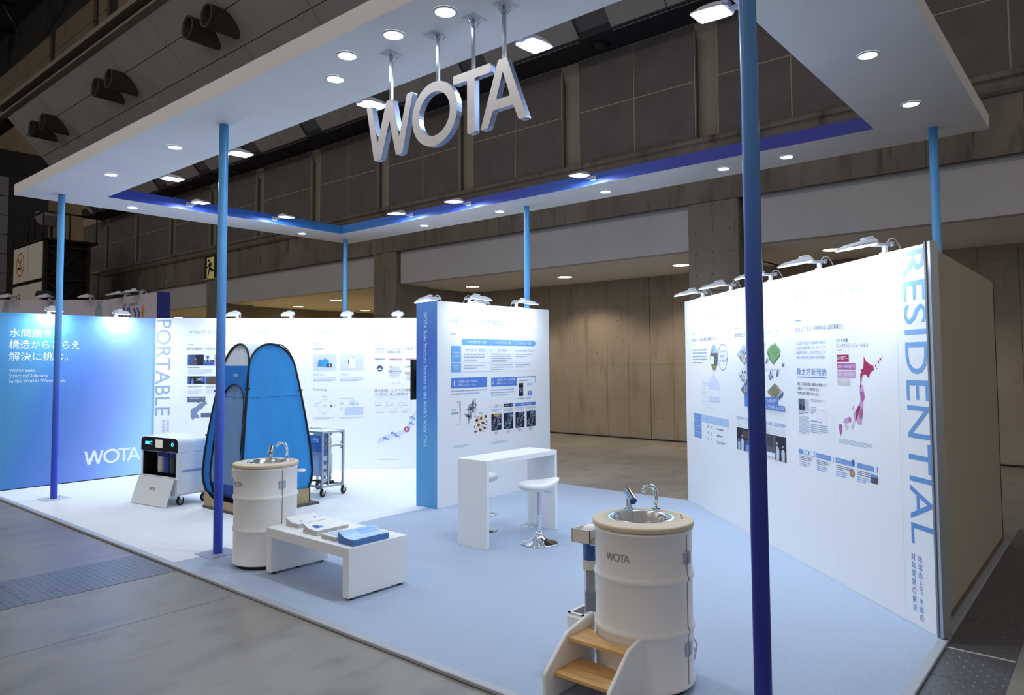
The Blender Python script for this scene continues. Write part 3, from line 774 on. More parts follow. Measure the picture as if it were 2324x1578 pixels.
p_steel = mat('print_steel', (64, 84, 118), .5); p_brown = mat('print_brown', (92, 74, 62), .5); p_blue = mat('print_photo_blue', (60, 96, 168), .5)
photo(w2, .549, 1.863, 1.001, 2.054, p_steel, [(0, 0, .08, 1, p_blue), (.3, .0, .58, 1, p_navy), (.62, .5, 1, 1, p_white), (.62, 0, 1, .3, p_blue), (.7, .55, .8, .9, p_blue)])
person(w2, .68, 1.865, .15, p_brown); text(w2, '75', .835, 1.92, .935, 1.985, p_white, z=6)
photo(w2, 1.001, 1.859, 1.2, 2.051, p_skin, [(.5, 0, 1, 1, p_amber)])
photo(w2, .553, 1.541, .847, 1.676, p_navy, [(0, 0, .15, .8, p_blue), (.8, .2, 1, 1, p_blue)]); person(w2, .635, 1.543, .12, mat('print_coat', (120, 130, 150), .5)); text(w2, '34%', .70, 1.595, .81, 1.65, p_white, z=6)
photo(w2, .853, 1.534, 1.13, 1.673, p_steel, [(.2, 0, .7, .9, p_brown), (.8, 0, 1, .5, p_navy)])
small(w2, .553, 1.813, .926, 1.84, 1, txt_dark, 1); small(w2, .553, 1.712, .972, 1.795, 5, txt_pale, 2); small(w2, .559, 1.465, .802, 1.507, 2, txt_dark, 3)
small(w2, .87, 1.465, 1.1, 1.507, 2, txt_dark, 31); small(w2, .559, 1.373, .792, 1.447, 4, txt_pale, 4); small(w2, .87, 1.373, 1.1, 1.447, 4, txt_pale, 32)
rect(w2, .554, 1.223, .858, 1.319, txt_grey); text(w2, '広域断水長期化エリア', .575, 1.27, .835, 1.3, p_white, z=1); small(w2, .575, 1.235, .83, 1.26, 1, p_white, 5)
poly(w2, [(.62, .94), (.61, 1.05), (.63, 1.11), (.70, 1.14), (.76, 1.20), (.86, 1.235), (.894, 1.20), (.84, 1.15), (.80, 1.10), (.74, 1.06), (.72, 1.02), (.76, .98), (.76, .93), (.69, .95), (.66, .91)], mat('print_map_grey', (126, 142, 168), .5), 'map_print')
poly(w2, [(.74, 1.20), (.76, 1.225), (.72, 1.225)], txt_grey, 'map_print'); rect(w2, .786, .958, .976, 1.03, txt_grey, z=1)
for i, (u0, u1) in enumerate(((2.703, 3.114), (3.169, 3.589))): rect(w2, u0, 1.748, u1, 2.047, mat('print_photo_grey', (206, 212, 222), .5), 'photo_print')
poly(w2, [(2.78, 1.83), (2.79, 1.93), (2.82, 1.96), (2.85, 1.93), (2.86, 1.83)], mat('print_tent', (70, 140, 200), .5), 'photo_print', 2); rect(w2, 2.85, 1.83, 2.975, 1.945, mat('print_case', (56, 160, 220), .5), 'photo_print', 3)
ringp(w2, 2.91, 1.945, .03, .03, .01, MATS['print_case'], z=3); rect(w2, 2.93, 1.822, 3.03, 1.88, p_steel, 'photo_print', 4); rect(w2, 2.985, 1.83, 3.0, 1.87, p_white, 'photo_print', 5)
rect(w2, 3.335, 1.79, 3.44, 1.96, p_white, 'photo_print', 2); disc(w2, 3.388, 1.96, .055, .018, p_white, 'photo_print', 3); rect(w2, 3.315, 1.88, 3.33, 1.95, p_navy, 'photo_print', 2); ringp(w2, 3.40, 1.985, .02, .025, .006, txt_pale, z=3)
small(w2, 2.705, 1.705, 2.95, 1.725, 1, txt_pale, 6); small(w2, 3.172, 1.70, 3.43, 1.722, 1, txt_pale, 7)
small(w2, 2.705, 1.561, 3.11, 1.641, 3, txt_pale, 8); small(w2, 3.172, 1.557, 3.584, 1.637, 3, txt_pale, 9)
ringp(w2, 2.911, 1.127, .113, .113, .004, txt_pale); ringp(w2, 2.911, 1.127, .02, .015, .006, txt_pale)
for a in range(6): rect(w2, 2.911+.113*math.cos(a)-.016, 1.127+.113*math.sin(a)-.016, 2.911+.113*math.cos(a)+.016, 1.127+.113*math.sin(a)+.016, wallwhite if a else txt_grey, 'diagram_node', 1)
for q, (u, v) in enumerate(((2.73, 1.16), (2.72, 1.12), (3.06, 1.12), (2.87, .985), (2.86, 1.29))): small(w2, u, v, u+.09, v+.022, 1, txt_pale, 10+q)
text(w2, '2人', 3.175, 1.145, 3.243, 1.198, txt_mid); text(w2, '100人', 3.349, 1.139, 3.506, 1.2, txt_mid)
small(w2, 3.19, 1.25, 3.56, 1.27, 1, txt_pale, 16); small(w2, 3.36, 1.215, 3.48, 1.232, 1, txt_pale, 17); rects(w2, [(3.188, 1.06, 3.196, 1.10), (3.206, 1.06, 3.214, 1.10)], txt_pale, 'pictogram')
rects(w2, [(3.258+.0165*i, .962+.0141*j, 3.258+.0165*i+.0125, .962+.0141*j+.0105) for i in range(20) for j in range(10)], mat('print_dot', (186, 200, 236), .5), 'dot_matrix')
small(w2, 2.711, .89, 3.069, .935, 2, txt_pale, 18); small(w2, 3.182, .895, 3.586, .93, 2, txt_pale, 19)
rect(w2, 3.782, 1.938, 3.964, 1.97, txt_pale); rect(w2, 4.036, 1.93, 4.265, 1.967, mat('print_pale_red', (214, 170, 190), .5)); rect(w2, 4.34, 1.928, 4.564, 1.966, MATS['print_pale_red'])
small(w2, 3.79, 1.945, 3.96, 1.963, 1, txt_grey, 20); small(w2, 4.05, 1.935, 4.255, 1.96, 1, p_red, 21); small(w2, 4.35, 1.935, 4.55, 1.96, 1, p_red, 22)
disc(w2, 3.872, 1.786, .055, .057, p_steel, 'photo_print'); poly(w2, [(3.825, 1.76), (3.872, 1.80), (3.919, 1.76)], p_white, 'photo_print', 2)
poly(w2, [(4.04, 1.66), (4.06, 1.78), (4.12, 1.83), (4.22, 1.80), (4.26, 1.72), (4.20, 1.63), (4.1, 1.62)], mat('print_map_pale', (206, 210, 218), .5), 'map_print')
poly(w2, [(4.34, 1.58), (4.36, 1.66), (4.44, 1.68), (4.52, 1.62), (4.46, 1.54)], MATS['print_map_pale'], 'map_print')
text(w2, '440', 4.03, 1.80, 4.1, 1.83, txt_dark, z=2); text(w2, '1290', 4.325, 1.80, 4.42, 1.83, txt_dark, z=2)
text(w2, '50', 4.026, 1.715, 4.09, 1.758, p_red, z=2); small(w2, 4.10, 1.72, 4.3, 1.75, 1, p_red, 23); text(w2, '100', 4.323, 1.675, 4.41, 1.722, p_red, z=2); small(w2, 4.42, 1.68, 4.55, 1.71, 1, p_red, 24)
poly(w2, [(4.10, 1.53), (4.16, 1.505), (4.22, 1.53), (4.22, 1.522), (4.16, 1.495), (4.10, 1.522)], txt_pale, 'chevron')
for u in (3.886, 4.11, 4.336): ringp(w2, u, 1.147, .104, .106, .004, txt_pale); small(w2, u-.06, 1.155, u+.06, 1.185, 1, txt_pale, int(u*9)); small(w2, u-.075, 1.11, u+.075, 1.148, 1, txt_blue, int(u*7)); small(w2, u-.08, .985, u+.08, 1.02, 2, txt_pale, int(u*5))
poly(w2, [(3.83, .44), (3.86, .53), (3.98, .60), (4.15, .63), (4.30, .69), (4.40, .80), (4.46, .95), (4.52, 1.03), (4.5, .88), (4.44, .74), (4.34, .62), (4.18, .57), (4.02, .52), (3.90, .46)], mat('print_map_wash', (212, 218, 236), .5), 'map_print')
for u, v in ((3.97, .52), (4.10, .61), (4.18, .56), (4.42, .78), (4.44, .88)): rect(w2, u-.03, v, u+.03, v+.04, txt_blue, 'map_marker', 1); disc(w2, u+.05, v, .014, .014, txt_mid, 'map_marker', 2, 12)
disc(w2, 4.358, .695, .05, .05, p_red, 'map_marker', 2); rects(w2, [(4.335, .70, 4.355, .72), (4.362, .70, 4.382, .72), (4.335, .67, 4.355, .69), (4.362, .67, 4.382, .69)], p_white, 'map_marker', 4)
small(w2, 3.849, .150, 4.36, .172, 1, txt_pale, 25)
rects(w2, [(u, .01, u+.002, 2.69) for u in (1.48, 2.56, 3.63)], mat('seam_pale', (214, 220, 230), .6), 'panel_seam')

# wall 3: free-standing panel
w3o = MB().box(0, 0, .002, 2.37, .05, HW_).box(0, .05, .002, .05, .40, HW_).box(.05, .35, .002, 2.06, .40, HW_).build('display_wall', wallwhite, loc=(6.44, 6.89, 0))
tag(w3o, 'free standing white panel with blue end face and process charts', 'display wall')
w3 = Wall((6.44, 6.89), (1, 0), w3o)
end_m = ramp('end_blue', 2, 0, 2.7, [(0, (90, 160, 214)), (.3, (98, 166, 218)), (.55, (84, 136, 210)), (.8, (84, 124, 210)), (1, (100, 152, 220))], .5)
MB().box(-.004, .0, .002, 0, .40, HW_).build('blue_end_face', end_m, w3o, 'blue gradient end face with vertical lettering')
w3e = Wall((6.436, 7.29), (0, -1), w3o)
text(w3e, "WOTA Seeks Structural Solutions to the World's Water Crisis", .145, .786, .215, 2.56, mat('print_sky', (226, 240, 255), .5), rot=1)
text(w3, '分散型システム導入のプロセス', .247, 2.413, 1.344, 2.483, txt_blue); rect(w3, .246, 2.263, .345, 2.271, txt_blue, 'rule_line')
poly(w3, [(.449, 2.123), (1.99, 2.125), (2.053, 2.167), (1.99, 2.209), (.449, 2.207)], p_bar, 'step_bar')
for u in (1.02, 1.56): poly(w3, [(u, 2.209), (u+.04, 2.167), (u, 2.124), (u+.006, 2.124), (u+.046, 2.167), (u+.006, 2.209)], p_white, 'chevron', 1)
text(w3, 'STEP1 現状分析・構想', .56, 2.145, .93, 2.187, p_white, z=2); text(w3, 'STEP2 実行計画・検証', 1.11, 2.145, 1.47, 2.187, p_white, z=2); text(w3, 'STEP3 導入・拡大', 1.62, 2.145, 1.93, 2.187, p_white, z=2)
rect(w3, .25, 1.89, .434, 2.109, p_bar, 'row_label'); rect(w3, .249, 1.757, .433, 1.881, p_bar, 'row_label')
text(w3, '自治体様の', .275, 2.0, .41, 2.028, p_white, z=1); text(w3, '主な取組', .285, 1.96, .40, 1.988, p_white, z=1); text(w3, 'WOTAの', .285, 1.83, .40, 1.858, p_white, z=1); text(w3, 'ご支援', .295, 1.79, .39, 1.818, p_white, z=1)
rects(w3, [(.448, 1.884, 2.025, 1.887), (.448, 1.756, 2.025, 1.759), (.448, 1.756, .451, 2.11), (1.03, 1.756, 1.033, 2.11)], txt_pale, 'table_rule')
text(w3, '導入効果分析・期間推定', .53, 2.037, .919, 2.076, txt_pale); text(w3, '実行計画策定', 1.185, 2.04, 1.375, 2.075, txt_pale); text(w3, '導入後の効果検証及び導入拡大', 1.545, 2.039, 1.988, 2.075, txt_pale)
small(w3, .49, 1.90, .9, 2.02, 3, txt_slate, 41); small(w3, 1.06, 1.895, 1.47, 2.02, 4, txt_slate, 42); small(w3, 1.56, 1.955, 1.95, 2.02, 2, txt_slate, 43)
small(w3, .49, 1.79, .92, 1.865, 2, txt_slate, 44); small(w3, 1.06, 1.77, 1.5, 1.865, 3, txt_slate, 45); small(w3, 1.56, 1.80, 1.9, 1.865, 2, txt_slate, 46)
rect(w3, .249, 1.543, .949, 1.684, txt_mid, 'title_bar'); rect(w3, 1.033, 1.543, 1.584, 1.67, txt_mid, 'title_bar'); rects(w3, [(1.584, 1.66, 2.021, 1.673), (2.012, 1.57, 2.021, 1.67)], txt_mid, 'rule_line')
text(w3, '1', .30, 1.58, .32, 1.64, p_white, z=1); text(w3, '分散型に適した地域の', .387, 1.612, .752, 1.645, p_white, z=1); text(w3, '簡易シミュレーション', .387, 1.568, .73, 1.602, p_white, z=1)
text(w3, '2', 1.055, 1.58, 1.085, 1.64, p_white, z=1); text(w3, '分散型システム適用効果', 1.15, 1.617, 1.541, 1.649, p_white, z=1); text(w3, '詳細シミュレーション', 1.15, 1.573, 1.50, 1.606, p_white, z=1)
small(w3, .249, 1.448, .944, 1.525, 2, txt_slate, 47); small(w3, 1.032, 1.401, 1.528, 1.513, 3, txt_slate, 48)
rect(w3, 1.632, 1.384, 1.733, 1.575, p_navy, 'chart_bar'); rect(w3, 1.836, 1.386, 1.935, 1.454, txt_mid, 'chart_bar'); text(w3, '11.1', 1.645, 1.48, 1.72, 1.51, p_white, z=1); text(w3, '億円', 1.65, 1.44, 1.715, 1.468, p_white, z=1); text(w3, '4.3', 1.855, 1.425, 1.915, 1.447, p_white, z=1); text(w3, '億円', 1.855, 1.393, 1.915, 1.415, p_white, z=1)
text(w3, '6.8億円', 1.82, 1.535, 1.95, 1.575, txt_blue); small(w3, 1.63, 1.60, 1.97, 1.63, 1, txt_dark, 49); small(w3, 1.61, 1.335, 1.78, 1.365, 1, txt_grey, 50); small(w3, 1.80, 1.335, 1.99, 1.365, 1, txt_blue, 51)
mb = MB(); rn = random.Random(4)
def streets(w, u0, v0, u1, v1, m, seed, n=26):
    rn = random.Random(seed); mb = MB(); d = w.lift*3
    for i in range(n):
        t = rn.random(); cu = u0+(u1-u0)*(.25+.5*t+rn.uniform(-.2, .2)); cv = v0+(v1-v0)*t
        a = rn.uniform(0, PI); l = rn.uniform(.02, .07); du, dv = math.cos(a)*l, math.sin(a)*l; nu, nv = -math.sin(a)*.0035, math.cos(a)*.0035
        mb.add([w.p(cu-du-nu, cv-dv-nv, d), w.p(cu+du-nu, cv+dv-nv, d), w.p(cu+du+nu, cv+dv+nv, d), w.p(cu-du+nu, cv-dv+nv, d)], [(0, 1, 2, 3)])
    _fin(w, 'map_print', mb, m)['kind'] = 'stuff'
streets(w3, .50, 1.09, .74, 1.35, txt_grey, 3, 40)
L_am = []; L_dk = []; L_rd = []
for i in range(24):
    for j in range(24):
        x = math.sin(i*.7+j*.3)+math.cos(j*.8-i*.2)+rn.uniform(-.5, .7); q = (.687+i*.011, .926+j*.0097, .698+i*.011, .9357+j*.0097)
        if x > 1.05: L_dk.append(q)
        elif x > .55: L_am.append(q)
        elif x < -1.75: L_rd.append(q)
rects(w3, L_am, p_amber, 'heat_map'); rects(w3, L_dk, mat('print_rust', (96, 54, 34), .5), 'heat_map'); rects(w3, L_rd, p_red, 'heat_map')
for i, m_ in enumerate((p_navy, p_red, p_red, p_amber, p_amber, p_beige)): rect(w3, .408, 1.318-.0532*i, .426, 1.371-.0532*i, m_, 'scale_bar')
text(w3, '高', .36, 1.345, .385, 1.37, txt_dark); text(w3, '低', .36, 1.05, .385, 1.075, txt_dark); text(w3, 'コスト', .26, 1.24, .34, 1.272, txt_dark); text(w3, '削減効果', .256, 1.195, .38, 1.225, txt_dark); text(w3, '拡大図', .78, 1.17, .85, 1.19, txt_dark)
ringp(w3, 1.139, 1.267, .1, .02, .003, txt_grey); text(w3, '現在', 1.115, 1.256, 1.165, 1.28, txt_dark)
rect(w3, 1.293, 1.242, 1.507, 1.288, p_navy, 'tag_block'); rect(w3, 1.55, 1.24, 2.017, 1.287, txt_mid, 'tag_block'); text(w3, 'A.配管更新・縮減', 1.31, 1.253, 1.49, 1.277, p_white, z=1); text(w3, 'B.分散型システム導入', 1.65, 1.252, 1.92, 1.277, p_white, z=1)
for i, (u0, u1) in enumerate(((1.034, 1.246), (1.292, 1.505), (1.553, 1.757), (1.808, 2.014))):
    rect(w3, u0, .924, u1, 1.154, p_navy, 'satellite_print'); streets(w3, u0+.04, .945, u1-.04, 1.14, txt_pale, 10+i, 55); small(w3, u0, 1.18, u1, 1.225, 3, txt_slate, 60+i); small(w3, u0+.06, .865, u0+.14, .905, 3, txt_grey, 70+i)
rects(w3, [(1.08, 1.12, 1.19, 1.15)], p_amber, 'satellite_print', 4); rects(w3, [(1.19, 1.08, 1.24, 1.10), (1.035, 1.05, 1.08, 1.065)], p_red, 'satellite_print', 4); rects(w3, [(1.43, 1.10, 1.49, 1.12)], p_bar, 'satellite_print', 4); rects(w3, [(1.18, 1.0, 1.23, 1.02)], p_white, 'satellite_print', 4)
small(w3, .276, .748, .586, .787, 3, txt_pale, 75); small(w3, 1.027, .734, 1.381, .771, 3, txt_pale, 76)
# narrow screen hung on the back of the free-standing panel
scr = thing('wall_screen', 'black flat screen seen edge on behind the blue end face', 'screen', (6.48, 7.36, 1.66))
MB().bbox(-.06, .0, -.27, .42, .04, .27, .006, Rz(.1)).build('screen_panel', black, scr); MB().box(.1, -.07, -.12, .3, .02, .12).build('wall_bracket', darksteel, scr)

# wall 4: RESIDENTIAL
A4 = Vector((8.967, 4.64)); B4 = Vector((5.615, 1.054)); D4 = (B4-A4).normalized(); N4 = Vector((D4.y, -D4.x)); L4 = (B4-A4).length
back = [tuple(A4), tuple(B4), tuple(B4-N4*.06), tuple(A4-N4*.06)]
w4o = slab('display_wall', 'large white display wall with tall blue RESIDENTIAL lettering and pink map', back, HW_+.005, wallwhite)
w4 = Wall(tuple(A4), tuple(D4), w4o)
res_m = ramp('print_residential', 2, .5, 2.7, [(0, (96, 144, 206)), (.5, (112, 160, 216)), (1, (140, 190, 240))], .55)
text(w4, 'RESIDENTIAL', 4.668, .575, 4.908, 2.672, res_m, rot=1)
for i, c in enumerate('地域の上下水道の'): text(w4, c, 4.735, .456-.0585*i, 4.775, .504-.0585*i, txt_mid)
for i, c in enumerate('財政問題の解決'): text(w4, c, 4.662, .456-.0595*i, 4.704, .504-.0595*i, txt_mid)
text(w4, '住宅向け水循環システムの実装', .278, 2.431, 1.31, 2.487, txt_pale); text(w4, '集中と分散の「ベストミックス」', 1.665, 2.438, 2.701, 2.506, txt_pale); text(w4, '持続可能な水インフラを、次の世代へ', 3.064, 2.444, 4.337, 2.51, txt_pale)
rects(w4, [(.283, 2.24, .376, 2.248), (1.659, 2.251, 1.762, 2.259), (3.071, 2.257, 3.176, 2.265)], txt_blue, 'rule_line')
text(w4, '住宅向け「小規模分散型水循環システム」', .279, 2.14, 1.133, 2.182, txt_grey); text(w4, '都市部エリア', 1.665, 2.149, 2.0, 2.196, txt_grey); text(w4, '山間・島中部エリア', 2.2, 2.156, 2.705, 2.195, txt_pale)
text(w4, '水インフラの「持続可能な財政確立」', 3.07, 2.154, 3.869, 2.2, txt_grey)
for i, t in enumerate(('人口減少が加速する過疎地域の老朽化', 'した配管の更新投資による、水インフラの', '財政問題を解決し、次の世代が安心して水', 'を使える持続可能な社会の実現を目指す。')): text(w4, t, 3.07, 2.032-.044*i, 3.596, 2.062-.044*i, txt_slate)
small(w4, .289, 1.846, .79, 2.05, 5, txt_slate, 80)
disc(w4, 1.026, 1.93, .118, .16, p_white, 'photo_print'); poly(w4, [(.912, 1.90), (.93, 2.03), (.98, 2.08), (1.026, 2.09), (1.07, 2.08), (1.12, 2.03), (1.14, 1.985), (.91, 1.985)], p_lblue, 'photo_print', 2)
poly(w4, [(.915, 1.98), (1.137, 1.98), (1.14, 1.93), (1.12, 1.83), (.94, 1.83), (.912, 1.93)], mat('print_house', (98, 98, 108), .5), 'photo_print', 3); rect(w4, .935, 1.845, 1.03, 1.94, p_white, 'photo_print', 4); poly(w4, [(.945, 1.83), (1.11, 1.83), (1.07, 1.78), (1.026, 1.769), (.98, 1.78)], mat('print_olive', (150, 140, 86), .5), 'photo_print', 4)
ringp(w4, 1.293, 1.93, .14, .16, .008, txt_mid); text(w4, '生活排水の', 1.22, 1.985, 1.37, 2.01, txt_blue); text(w4, '100%近い', 1.21, 1.925, 1.375, 1.965, txt_blue); text(w4, '再生・循環利用', 1.2, 1.875, 1.385, 1.905, txt_blue)
poly(w4, [(1.40, 1.89), (1.44, 1.89), (1.42, 1.92)], txt_mid, 'arrow_head', 1); poly(w4, [(1.14, 1.96), (1.18, 1.96), (1.16, 1.99)], txt_mid, 'arrow_head', 1)
def iso(w, u, v, a, b, m, side):
    poly(w, [(u-a, v), (u, v+b), (u+a, v), (u, v-b)], m, 'map_print', 1); poly(w, [(u-a, v), (u, v-b), (u+a, v), (u+a, v-.012), (u, v-b-.012), (u-a, v-.012)], side, 'map_print', 0)
iso(w4, 1.90, 1.96, .18, .11, mat('print_pale_grey', (196, 204, 214), .5), p_brown); iso(w4, 1.94, 1.74, .2, .11, mat('print_pale_grey2', (220, 226, 234), .5), txt_grey); iso(w4, 1.97, 1.57, .18, .1, mat('print_slate2', (110, 124, 146), .5), p_amber)
rn = random.Random(9)
for k in range(14): 
    u, v = 1.78+rn.random()*.22, 1.93+rn.uniform(-.05, .05); poly(w4, [(u, v), (u+.03, v+.015), (u+.03, v+.035), (u, v+.02)], (p_amber, p_blue, p_white, p_steel)[k % 4], 'map_print', 2)
for k in range(16): 
    u, v = 1.80+rn.random()*.24, 1.71+rn.uniform(-.05, .06); disc(w4, u, v, .008, .014, (p_navy, p_brown, p_steel)[k % 3], 'map_print', 3, 8)
for k in range(9): u, v = 1.9+.05*(k % 3), 1.55+.025*(k//3); poly(w4, [(u-.02, v), (u, v+.012), (u+.02, v), (u, v-.012)], p_lblue, 'map_print', 3)
poly(w4, [(2.46, 1.99), (2.57, 2.05), (2.6, 2.04), (2.64, 2.07), (2.76, 1.985), (2.74, 1.97), (2.75, 1.95), (2.60, 1.86), (2.50, 1.915), (2.53, 1.935)], p_green, 'map_print', 1); poly(w4, [(2.46, 1.99), (2.53, 1.935), (2.50, 1.915), (2.6, 1.86), (2.75, 1.95), (2.75, 1.935), (2.6, 1.845), (2.49, 1.905), (2.49, 1.925), (2.46, 1.965)], mat('print_green_dark', (82, 110, 86), .5), 'map_print')
rects(w4, [(2.53+.035*i+.02*j, 1.985-.02*i+.018*j, 2.54+.035*i+.02*j, 2.0-.02*i+.018*j) for i in range(4) for j in range(4)], p_brown, 'map_print', 2)
for u, v in ((2.44, 1.87), (2.46, 1.90), (2.50, 1.73), (2.53, 1.76), (2.56, 1.72), (2.68, 1.77), (2.67, 1.74), (2.80, 1.84), (2.52, 1.70)): disc(w4, u, v, .014, .018, p_steel, 'map_marker', 1, 10); ringp(w4, u+.02, v+.01, .022, .028, .003, txt_blue, 'map_marker', 2, n=16)
small(w4, 2.36, 2.03, 2.44, 2.07, 2, txt_slate, 81); rects(w4, [(2.30, 1.80, 2.75, 1.803), (2.30, 1.787, 2.75, 1.79)], txt_pale, 'rule_line')
iso(w4, 2.62, 1.57, .17, .09, mat('print_moss', (146, 146, 108), .5), p_amber); poly(w4, [(2.70, 1.53), (2.79, 1.575), (2.79, 1.545), (2.70, 1.49)], p_blue, 'map_print', 2); poly(w4, [(2.66, 1.51), (2.70, 1.53), (2.78, 1.575), (2.74, 1.59)], p_beige, 'map_print', 2)
rects(w4, [(2.52+.035*i+.022*j, 1.575-.018*i+.014*j, 2.533+.035*i+.022*j, 1.588-.018*i+.014*j) for i in range(4) for j in range(4)], p_steel, 'map_print', 3)
rect(w4, 1.9, 1.445, 2.679, 1.511, txt_mid, 'title_bar', 5); rect(w4, 1.9, 1.385, 2.819, 1.438, txt_mid, 'title_bar', 5); text(w4, '分散型システム適用で', 2.1, 1.458, 2.665, 1.5, p_white, z=6); text(w4, '地域の水インフラ財政を改善', 2.05, 1.392, 2.805, 1.432, p_white, z=6)
text(w4, '既存住宅を「小規模分散型システム」に切り替えた生活を検証中', 1.661, 1.222, 2.824, 1.262, txt_blue); rects(w4, [(1.661, 1.20, 2.824, 1.202), (1.661, 1.15, 2.824, 1.152)], txt_pale, 'rule_line')
small(w4, 1.67, 1.16, 1.85, 1.19, 1, txt_pale, 82); text(w4, 'サンプル&アンティークアート・ハウス', 2.3, 1.158, 2.80, 1.19, txt_pale)
photo(w4, 1.659, .887, 2.2, 1.134, p_steel, [(0, .5, .6, 1, p_navy), (.3, .6, .7, .9, p_brown), (.45, 0, 1, .3, mat('print_azure', (110, 160, 230), .5))]); person(w4, 1.72, .89, .15, mat('print_shirt', (196, 204, 220), .5)); person(w4, 1.81, .89, .21, MATS['print_shirt'])
photo(w4, 2.28, .889, 2.822, 1.132, mat('print_dusk', (92, 98, 110), .5), [(.12, .5, .5, 1, mat('print_tree', (58, 66, 72), .5)), (.0, .1, .55, .25, p_white), (.0, .0, .6, .1, p_beige), (.12, .4, .28, .6, p_blue), (.56, .0, 1, 1, p_navy), (.56, .3, .62, 1, p_brown)]); person(w4, 2.64, .89, .22, MATS['print_shirt']); person(w4, 2.76, .89, .19, MATS['print_shirt'])
hl = []
def ln(u0, v0, u1, v1, t=.003): hl.append((min(u0, u1)-t/2, min(v0, v1)-t/2, max(u0, u1)+t/2, max(v0, v1)+t/2))
for a in ((.60, 1.38, 1.25, 1.38), (.60, 1.38, .60, 1.48), (.6, 1.48, .72, 1.48), (.72, 1.48, .72, 1.40), (.60, 1.48, .60, 1.62), (.64, 1.48, .64, 1.60), (.68, 1.48, .68, 1.58), (.60, 1.62, 1.10, 1.62), (.64, 1.60, 1.06, 1.60), (.68, 1.58, 1.03, 1.58), (.68, 1.38, .68, 1.30), (.68, 1.30, 1.0, 1.30), (1.0, 1.30, 1.0, 1.40), (.72, 1.38, .72, 1.33), (.72, 1.33, .86, 1.33), (.86, 1.33, .86, 1.38)): ln(*a)
rects(w4, hl, txt_pale, 'diagram_line'); poly(w4, [(.83, 1.61), (1.0, 1.73), (1.17, 1.61), (1.17, 1.39), (.83, 1.39)], mat('print_mist', (214, 222, 244), .5), 'diagram_house'); rect(w4, .80, 1.44, 1.17, 1.53, p_white, 'diagram_house', 1)
for q in range(5): small(w4, .84+.065*q, 1.45, .87+.065*q, 1.52, 3, txt_pale, 83+q)
rect(w4, .294, .884, .554, 1.2, txt_blue, 'row_label'); rect(w4, .554, 1.106, 1.429, 1.198, p_lblue, 'row_label'); rects(w4, [(.294, v, .554, v+.004) for v in (1.115, 1.035, .955)], p_white, 'table_rule', 1)
for q in range(4): small(w4, .36, 1.15-.08*q, .48, 1.172-.08*q, 1, p_white, 90+q)
small(w4, .70, 1.14, .82, 1.17, 1, txt_grey, 94); small(w4, 1.15, 1.14, 1.28, 1.17, 1, txt_grey, 95)
for q in range(3): small(w4, 1.07, 1.04-.08*q, 1.356, 1.075-.08*q, 2 if q == 2 else 1, txt_grey, 96+q); disc(w4, .78, 1.06-.075*q, .012, .016, (txt_grey, txt_grey, txt_pale)[q], 'pictogram', 0, 10); disc(w4, .89, 1.06-.075*q, .012, .016, txt_pale, 'pictogram', 0, 10)
text(w4, '骨太方針発表', 3.071, 1.749, 3.597, 1.816, txt_mid); rect(w4, 3.075, 1.729, 3.595, 1.736, txt_mid, 'rule_line')
text(w4, '防災・減災及び国土強靱化の推進として', 3.077, 1.653, 3.598, 1.682, txt_dark); text(w4, '分散型システムの検討を含む', 3.075, 1.609, 3.46, 1.638, txt_dark); text(w4, '代替水源の確保に取り組む', 3.076, 1.567, 3.458, 1.594, txt_dark)
rect(w4, 3.09, 1.417, 3.276, 1.529, mat('print_paper', (206, 214, 226), .5), 'photo_print'); rect(w4, 3.09, 1.42, 3.2, 1.528, txt_grey, 'photo_print', 1); person(w4, 3.13, 1.425, .09, p_navy); person(w4, 3.18, 1.42, .08, p_navy); small(w4, 3.21, 1.425, 3.27, 1.52, 7, txt_pale, 100)
small(w4, 3.09, 1.385, 3.27, 1.41, 2, txt_dark, 101); small(w4, 3.09, 1.20, 3.276, 1.37, 14, txt_slate, 102); small(w4, 3.306, 1.51, 3.576, 1.536, 2, txt_slate, 103); small(w4, 3.31, 1.40, 3.40, 1.47, 4, txt_pale, 109)
rects(w4, [(3.40, 1.36, 3.57, 1.362), (3.40, 1.44, 3.57, 1.442), (3.40, 1.36, 3.402, 1.44), (3.568, 1.36, 3.57, 1.44)], txt_pale, 'table_rule'); small(w4, 3.31, 1.325, 3.55, 1.35, 1, txt_blue, 104); small(w4, 3.301, 1.228, 3.596, 1.315, 5, txt_slate, 105)
text(w4, 'コスト改善', 3.761, 2.039, 3.935, 2.07, txt_dark); text(w4, 'インパクトシュミレーション', 3.762, 1.992, 4.22, 2.028, txt_dark); small(w4, 3.765, 1.965, 3.87, 1.983, 1, txt_grey, 106)
for v0, u1, m_, t in ((1.877, 3.944, p_red, '300億円~'), (1.807, 4.035, p_rose, '200~300億円'), (1.741, 4.036, p_pink, '100~200億円'), (1.678, 3.954, p_beige, '~100億円')): rect(w4, 3.765, v0, u1, v0+.056, m_, 'legend_block'); text(w4, t, 3.773, v0+.012, u1-.01, v0+.045, p_white, z=1)
poly(w4, [(4.155, 1.92), (4.175, 1.885), (4.25, 1.845), (4.275, 1.845), (4.285, 1.81), (4.24, 1.79), (4.21, 1.745), (4.17, 1.775), (4.13, 1.765), (4.12, 1.74), (4.10, 1.735), (4.098, 1.77), (4.12, 1.795), (4.10, 1.805), (4.14, 1.82), (4.15, 1.86)], p_red, 'map_print')
rects(w4, [(4.30, 1.835, 4.312, 1.85), (4.335, 1.86, 4.35, 1.885), (4.36, 1.885, 4.38, 1.905), (4.39, 1.91, 4.40, 1.92), (4.32, 1.815, 4.33, 1.825)], p_red, 'map_print')
poly(w4, [(4.10, 1.735), (4.12, 1.735), (4.105, 1.69), (4.12, 1.68), (4.09, 1.665), (4.10, 1.70)], p_red, 'map_print', 1)
